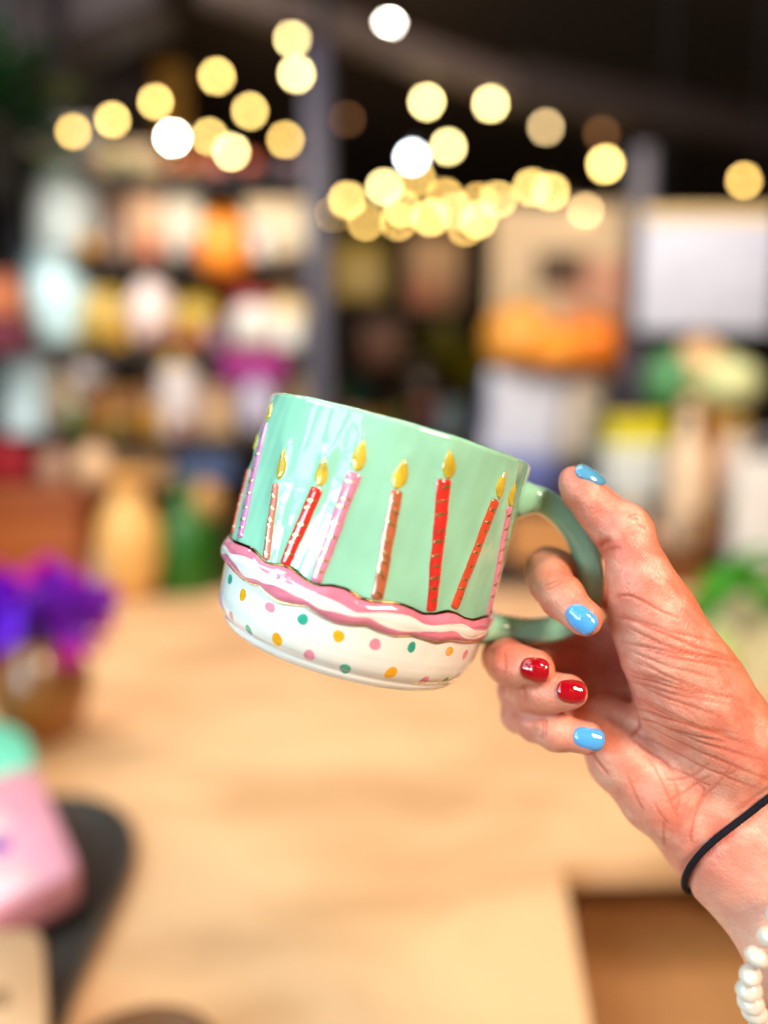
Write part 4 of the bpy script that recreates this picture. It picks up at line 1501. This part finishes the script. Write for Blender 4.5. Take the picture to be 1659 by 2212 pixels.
gift_box(780, 870, 790, 690, DY + .3, (88, 44, 12), (70, 36, 12), 'dark amber box behind the teal leaved plant')
gift_box(1000, 1066, 960, 880, DY - .2, (150, 66, 34), (130, 56, 30), 'rust coloured box beside the striped cushion')

# far wall hangings
def wall_picture(X0, X1, Y0, Y1, yy, frame_c, mats, label, name='framed_picture', cat='picture'):
    a_ = at(X0, Y1, yy); b_ = at(X1, Y0, yy)
    c_ = (a_ + b_) / 2; wd, ht = b_.x - a_.x, b_.z - a_.z
    e = empty(name, Matrix.Translation(c_), label, cat)
    MB().box((0, .02, 0), (wd, .03, ht), .004).build('frame', mat_of(frame_c), e)
    for (x0, x1, y0, y1, c, nm) in mats:
        MB().box(((x0 + x1) / 2 * wd, -.002 - .004 * mats.index((x0, x1, y0, y1, c, nm)), (y0 + y1) / 2 * ht), ((x1 - x0) * wd, .02, (y1 - y0) * ht), .002).build(nm, mat_of(c), e)
    return e


wall_picture(715, 835, 520, 650, 5.2, (120, 96, 30), [(-.42, .42, -.42, .42, (168, 140, 40), 'canvas'), (-.1, .3, -.3, .1, (186, 164, 110), 'print')], 'olive yellow picture hanging in the dim middle of the shop')
wall_picture(880, 1000, 505, 668, 5.2, (150, 110, 80), [(-.45, .45, -.1, .45, (190, 150, 110), 'canvas'), (-.45, .1, -.45, -.1, (176, 104, 76), 'print')], 'tan and terracotta picture hanging in the middle of the shop')
wall_picture(1058, 1372, 440, 830, 3.9, (214, 186, 150), [(-.47, .47, -.47, .47, (228, 198, 158), 'canvas'), (-.02, .45, -.1, .2, (226, 160, 128), 'pink_patch'), (-.18, .15, .03, .24, (84, 54, 26), 'brown_patch')],
             'large cream hanging with a pink patch and a dark brown spot')
# counter carrying orange goods and cushions
CYY = 3.3
e = empty('display_stand', Matrix.Translation((at(1230, 1010, CYY).x, CYY, 0)), 'dark navy stand with orange bag and cushions, right of the mug', 'stand')
zt_ = at(1230, 1010, CYY).z
zt2 = at(1230, 800, CYY).z
MB().box((0, .2, zt_ - .03), (.85, .5, .06), .005).build('top', mat_of((40, 36, 44)), e)
MB().box((0, .2, (zt_ - .06) / 2), (.8, .46, zt_ - .06), .005).build('cabinet', mat_of((50, 40, 36)), e)
MB().box((0, .36, zt2 - .02), (.72, .3, .03), .005).build('shelf_board', mat_of((60, 44, 30)), e)
for sx in (-1, 1):
    MB().box((sx * .35, .44, (zt_ + zt2) / 2), (.03, .03, zt2 - zt_), .003).build('post', mat_of((36, 34, 50)), e)
jar(1040, 1200, 800, 640, CYY + .15, (250, 170, 70), (120, 110, 30), 'soft yellow orange pumpkin, left of three on the stand', 'pumpkin', 'pumpkin', shape='round')
jar(1190, 1362, 802, 668, CYY + .05, (252, 132, 14), (110, 96, 26), 'bright orange pumpkin, rightmost and widest of three on the stand', 'pumpkin', 'pumpkin', shape='round')
jar(1130, 1260, 802, 700, CYY - .08, (252, 156, 40), (110, 96, 26), 'orange pumpkin in front of the other two on the stand', 'pumpkin', 'pumpkin', shape='round')
cushion(1040, 1215, 1008, 806, CYY - .08, (206, 208, 222), (150, 160, 206), 'pale lavender cushion with blue piping below the orange ones', ry=.10)
cushion(1190, 1330, 1000, 800, CYY - .02, (226, 210, 190), (200, 180, 160), 'cream cushion behind the lavender one', ry=-.12)
gift_box(1052, 1200, 1060, 990, CYY - .25, (96, 108, 176), (110, 120, 186), 'blue violet box below the lavender cushion')

# right post and sign
RY = 3.0
rpz = at(1392, 300, RY).z
MB2 = MB().box((0, 0, rpz / 2), (.085, .08, rpz), .008)
po = MB2.build('post', m_sl)
po.matrix_world = Matrix.Translation((at(1392, 600, RY).x, RY + .1, 0))
tag(po, 'slate grey steel post of the shop, left of the white sign', 'post')
sg = empty('sign_board', Matrix.Translation(at(1525, 600, RY)), 'bluish white hanging sign board with cream top at upper right', 'sign')
a_ = at(1385, 715, RY); b_ = at(1690, 480, RY)
MB().box((0, 0, 0), (b_.x - a_.x, .03, b_.z - a_.z), .006).build('panel', mat_of((188, 192, 212)), sg)
MB().box((0, 0, (b_.z - a_.z) / 2 + .025), ((b_.x - a_.x) * .96, .03, .045), .004).build('header', mat_of((226, 196, 140)), sg)
for sx in (-1, 1):
    MB().tube([(sx * .18, 0, (b_.z - a_.z) / 2), (sx * .18, 0, 3.6 - at(1525, 600, RY).z)], .003, 6).build('cord', m_blk, sg)

# right-hand stand with figures and bags
e = empty('display_stand', Matrix.Translation((at(1520, 1100, 2.7).x, 2.7, 0)), 'dark stand at the right edge under the white sign', 'stand')
zt_ = at(1520, 1190, 2.7).z; zt2 = at(1520, 885, 2.7).z
MB().box((0, .15, zt_ - .03), (.75, .5, .06), .005).build('top', mat_of((60, 34, 18)), e)
MB().box((0, .15, (zt_ - .06) / 2), (.70, .46, zt_ - .06), .005).build('cabinet', mat_of((92, 54, 22)), e)
MB().box((0, .32, zt2 - .02), (.66, .2, .03), .005).build('shelf_board', mat_of((40, 34, 44)), e)
for sx in (-1, 1):
    MB().box((sx * .31, .38, (zt_ + zt2) / 2), (.03, .03, zt2 - zt_), .003).build('post', mat_of((30, 28, 44)), e)
jar(1448, 1560, 880, 712, 2.95, (222, 176, 126), (150, 110, 70), 'peach round pot on the high shelf at right', 'pot', 'pot', shape='round')
jar(1392, 1486, 880, 748, 2.88, (82, 148, 96), (60, 110, 70), 'leaf green pot on the high shelf at right', 'pot', 'pot', shape='round')
jar(1500, 1634, 882, 762, 2.85, (214, 218, 160), (190, 200, 130), 'pale green bowl shaped pot on the high shelf at right', 'pot', 'pot', shape='round')
gift_box(1318, 1448, 962, 898, 2.76, (206, 192, 0), (214, 200, 10), 'bright yellow box left of the peach figure')
gift_box(1308, 1432, 1080, 960, 2.72, (206, 212, 214), (216, 222, 204), 'white box under the bright yellow box')
jar(1430, 1520, 1180, 860, 2.62, (236, 206, 174), (226, 190, 150), 'tall peach vase on the right stand', 'vase', 'vase', shape='bottle')
gift_box(1515, 1545, 1180, 880, 2.68, (196, 126, 56), (190, 130, 60), 'narrow caramel box beside the tall peach vase')
jar(1540, 1610, 1120, 900, 2.7, (216, 196, 180), (190, 150, 60), 'cream jar with ochre lid at the right edge', group=None)
gift_box(1490, 1560, 1180, 1110, 2.5, (150, 110, 76), (140, 100, 66), 'small brown grey box at the foot of the tall peach vase')
paper_bag(1590, 1730, 1215, 940, 2.35, (236, 232, 230), (200, 196, 196), 'tall white paper bag at the right edge')
gy = on_z(1650, 1500, TABLE_Z).y
gp = paper_bag(1545, 1760, 1500, 1195, gy, (226, 226, 190), (60, 160, 20), 'cream bag with green trim at the right edge, lower')
# green trim leaves round the bag
g = random.Random(9)
mb = MB()
for k in range(90):
    X = g.uniform(1490, 1700); Y = 1222 + abs(X - 1600) * .95 + g.uniform(-14, 30)
    c_ = at(X, Y, gy - .06 + g.uniform(-.04, .02)) - at(1560, 1500, gy)
    d_ = Vector((g.gauss(0, 1), g.gauss(0, .6), g.gauss(0, 1))).normalized() * .030
    t_ = d_.orthogonal().normalized() * .014
    mb.add([c_ - d_, c_ + t_, c_ + d_, c_ - t_], [(0, 1, 2, 3)])
go = mb.build('green_tissue', mat_of((60, 150, 10), .7))
go.matrix_world = Matrix.Translation(at(1560, 1500, gy))
tag(go, 'bright green ruffle of tissue behind the hand at the right edge', 'tissue paper')
jar(1490, 1590, 1570, 1350, on_z(1540, 1570, TABLE_Z).y, (176, 200, 90), (150, 180, 70), 'yellow green pot beside the cream bag', 'pot', 'pot', shape='round')
gift_box(1400, 1520, 1330, 1190, 2.35, (136, 76, 30), (110, 66, 30), 'russet box behind the thumb')
gift_box(1100, 1300, 1215, 1120, 2.1, (190, 134, 78), (176, 120, 66), 'tan box at the far end of the table, seen through the handle', depth=.12)

# far left green plant
plant(-60, 420, -60, 2.5, (10, 66, 24), (30, 30, 30), 'dark green plant at the top left edge', n=120, leaf=.08, spread=1.2)
gift_box(-60, 30, 680, 590, 2.5, (176, 100, 60), (150, 80, 50), 'terracotta box at the left edge')
gift_box(-60, 40, 760, 690, 2.5, (96, 20, 46), (110, 26, 60), 'maroon box at the left edge')

# ---- ceiling structure
def beam(a_, b_, s_, mat, label):
    a_, b_ = Vector(a_), Vector(b_)
    L = (b_ - a_).length
    o = MB().box((0, 0, 0), (s_, s_ * 1.2, L), .01).build('ceiling_beam', mat)
    o.matrix_world = Matrix.Translation((a_ + b_) / 2) @ (b_ - a_).to_track_quat('Z', 'Y').to_matrix().to_4x4()
    tag(o, label, 'beam')


m_bm = principled('grey_beam', (0.12, 0.085, 0.080, 1), .6)
m_bm2 = principled('dim_beam', (0.030, 0.018, 0.018, 1), .7)
beam(at(430, -40, 3.2), at(1110, 190, 4.0), .11, m_bm, 'grey steel beam crossing the top of the picture')
beam(at(1100, 185, 4.0), at(1700, 300, 4.8), .16, m_bm2, 'dark beam running off to the upper right')
beam(at(-40, 90, 3.4), at(330, -60, 3.4), .3, principled('mauve_beam', (0.060, 0.045, 0.055, 1), .7), 'broad dim mauve duct at the top left corner')
wallp = MB().box((0, 0, 0), (.85, .02, .80), .004).build('wall_panel', principled('mauve_panel', (0.085, 0.068, 0.078, 1), .8, vary=.3, vscale=5))
wallp.matrix_world = Matrix.Translation(at(190, 190, 5.0))
tag(wallp, 'dim grey mauve wall panel high at left, above the shelving', 'panel')
colm = MB().box((0, 0, 0), (.17, .10, .80), .02).build('column', principled('golden_wood', (0.62, 0.33, 0.065, 1), .6))
colm.matrix_world = Matrix.Translation(at(368, 150, 4.9))
tag(colm, 'golden brown wooden column high above the left shelving', 'column')

# ---- string lights
def mat_glow(name, c, s_):
    return principled(name, (c[0], c[1], c[2], 1), .3, emit=(c[0], c[1], c[2], 1), emit_s=s_)


gw = mat_glow('glow_warm', (1.0, .68, .20), 36)
gc = mat_glow('glow_cream', (1.0, .78, .32), 46)
gh = mat_glow('glow_white', (1.0, .93, .78), 130)
gb = mat_glow('glow_cool', (.84, .92, 1.0), 60)
go_ = mat_glow('glow_amber', (1.0, .62, .16), 28)
gd = mat_glow('glow_dim', (1.0, .70, .32), 18)
gx = mat_glow('glow_faint', (1.0, .45, .18), 1.6)
m_sock = principled('black_socket', (.01, .01, .01, 1), .5)
BL = {}
bulbs = [(632, 83, gc, 1), (640, 160, gc, 1.05), (840, 57, gh, 1.25), (468, 165, gw, 1), (540, 240, gw, .95), (616, 302, go_, 1), (336, 220, gw, .95), (243, 259, gw, .95),
         (158, 284, go_, .95), (373, 298, gh, 1.05), (452, 295, gw, .9), (500, 328, gc, 1), (380, 343, go_, .9), (922, 220, gc, 1.05), (1060, 224, gc, 1.05),
         (1179, 275, gd, 1), (968, 317, gc, 1), (890, 340, gb, 1.1), (1308, 355, gw, 1.3), (750, 432, gw, 1), (830, 405, gc, 1), (900, 385, go_, 1),
         (930, 470, gw, 1.1), (1033, 435, go_, 1), (1033, 475, gw, 1), (1148, 405, gw, 1.1), (1190, 414, gw, 1), (1265, 455, gd, .9), (1607, 390, go_, 1.0),
         (790, 480, go_, .9), (860, 480, go_, .9), (1090, 460, gd, .9), (1140, 475, gd, .8), (985, 455, gd, .9), (750, 258, gx, .9), (700, 105, gx, 1.1), (1300, 290, gx, 1.1),
         (962, 425, go_, .95), (1075, 432, gw, .95), (868, 450, gw, .9), (1005, 492, go_, .9), (716, 462, go_, .85)]
WHERE = ['top of the pair stacked left of the grey beam', 'lower of the pair stacked left of the grey beam', '', 'upper middle over the left shelving', 'down right of the highest one over the shelving',
         'nearest the left side of the slate post', 'third from the left in the leftmost row', 'second from the left in the leftmost row', 'leftmost of all the bulbs', '',
         'tucked behind the dazzling lamp over the shelving', 'right of the dazzling lamp over the shelving', 'half hidden under the dazzling lamp', 'left of the pair just under the grey beam',
         'right of the pair just under the grey beam', 'between the pair under the beam and the right post', 'touching the blue white bulb on its right', 'the only bluish one in the middle',
         'biggest one, just left of the right post', 'left end of the low cluster above the mug', 'upper left of the low cluster above the mug', 'peeking from under the blue white bulb',
         'lower middle of the low cluster', 'upper of two overlapping in the low cluster', 'lower of two overlapping in the low cluster', 'left of the overlapping pair above the cream hanging',
         'right of the overlapping pair above the cream hanging', 'right end of the low cluster over the cream hanging', 'alone near the right edge', 'bottom left of the low cluster',
         'bottom of the low cluster, left of its middle', 'between the low cluster and the overlapping pair', 'lowest over the cream hanging', 'behind the middle of the low cluster',
         'just right of the slate post', 'on the top of the slate post', 'above the biggest bulb at right', 'upper middle of the low cluster', 'right of the two overlapping in the low cluster', 'centre left of the low cluster', 'lowest in the low cluster', 'lower left end of the low cluster']
protos = {}
kinds = {id(gw): 'warm yellow glowing globe bulb of the string lights', id(gc): 'bright cream glowing globe bulb of the string lights',
         id(gh): 'dazzling white lamp', id(gb): 'cool blue white globe bulb among the yellow ones', id(go_): 'deeper amber glowing globe bulb of the string lights',
         id(gd): 'dim tan glowing globe bulb of the string lights', id(gx): 'faint brown unlit looking globe bulb'}
for k, (X, Y, mm, sc) in enumerate(bulbs):
    yy = 3.6 + .9 * ((X * 13 + Y * 7) % 100) / 100
    if X < 350: yy = 2.45 + .3 * (X / 350)
    p = at(X, Y, yy)
    r = .0175 * sc * yy / 4
    lab = kinds[id(mm)]
    grp = 'string light bulbs under the ceiling'
    if mm not in (gh,):
        lab = {gw: 'warm yellow', gc: 'bright cream', gb: 'cool blue white', go_: 'deep amber', gd: 'dim tan', gx: 'faint brown'}[mm] + ' glowing globe bulb, ' + WHERE[k]
    if (X, Y) == (840, 57): lab = 'dazzling white lamp at the top, in front of the grey beam'
    if (X, Y) == (373, 298): lab = 'dazzling white lamp over the left shelving, beside the warm bulbs'
    if (X, Y) == (1607, 390): lab = 'lone amber bulb near the right edge above the sign'
    if (X, Y) == (1308, 355): lab = 'largest warm yellow bulb, just left of the slate post at right'
    if id(mm) not in protos:
        e = empty('string_light', Matrix.Translation(p), lab, 'light bulb', grp)
        gl = MB().lathe([(.001, -1), (.38, -.92), (.71, -.71), (.92, -.38), (1, 0), (.92, .38), (.71, .71), (.45, .9), (.40, 1.0), (.001, 1.0)], n=20).build('globe', mm, e)
        so = MB().lathe([(.001, .98), (.42, .98), (.42, 1.6), (.2, 1.75), (.001, 1.75)], n=14).build('socket', m_sock, e)
        protos[id(mm)] = (e, gl, so)
    else:
        e0, g0, s0 = protos[id(mm)]
        e = e0.copy(); col.objects.link(e); e.matrix_world = Matrix.Translation(p)
        e['label'] = lab
        for ch0 in (g0, s0):
            c2_ = ch0.copy(); col.objects.link(c2_); c2_.parent = e
    e.scale = (r, r, r)
    BL[k] = p + Vector((0, 0, r * 1.7))


def cord(ids, label):
    pts = []
    for a_, b_ in zip(ids[:-1], ids[1:]):
        for t in np.linspace(0, 1, 8, endpoint=False):
            p = BL[a_].lerp(BL[b_], t); p = Vector((p.x, p.y, p.z + .06 * (t * (t - 1)) * -1))
            pts.append(p)
    pts.append(BL[ids[-1]])
    c0 = pts[0].copy()
    o = MB().tube([p - c0 for p in pts], .003, 5).build('light_cord', m_sock)
    o.matrix_world = Matrix.Translation(c0)
    tag(o, label, 'cord')


cord([8, 7, 6, 3, 0, 1], 'black cord of the string lights over the left shelving')
cord([9, 12, 10, 11, 4, 5], 'second black cord of lights just left of the slate post')
cord([13, 14, 15, 18, 28], 'black cord of the string lights running to the right edge')
cord([19, 29, 20, 30, 21, 17, 16], 'black cord of the low cluster of lights above the mug')
cord([22, 33, 24, 23, 31, 32, 25, 26, 27], 'black cord of the low cluster of lights right of centre')


e0, g0, s0 = protos[id(gc)]
for k, p in enumerate([(-.55, -.9, 2.15), (-.15, -1.2, 2.3), (.3, -1.3, 2.2), (.75, -1.1, 2.35), (1.2, -.8, 2.2), (-.9, .1, 2.3), (1.5, .2, 2.25)]):  # unseen bulbs added round the camera to give the glaze small sparkles
    e = e0.copy(); col.objects.link(e); e.matrix_world = Matrix.Translation(p); e.scale = (.022,) * 3
    e['label'] = 'unseen string bulb added for sparkle, ' + ['above the left shoulder', 'above and left of the head', 'above and right of the head', 'above the right shoulder', 'far right', 'far left', 'rightmost'][k] + ' of the photographer'
    for ch0 in (g0, s0):
        c2_ = ch0.copy(); col.objects.link(c2_); c2_.parent = e
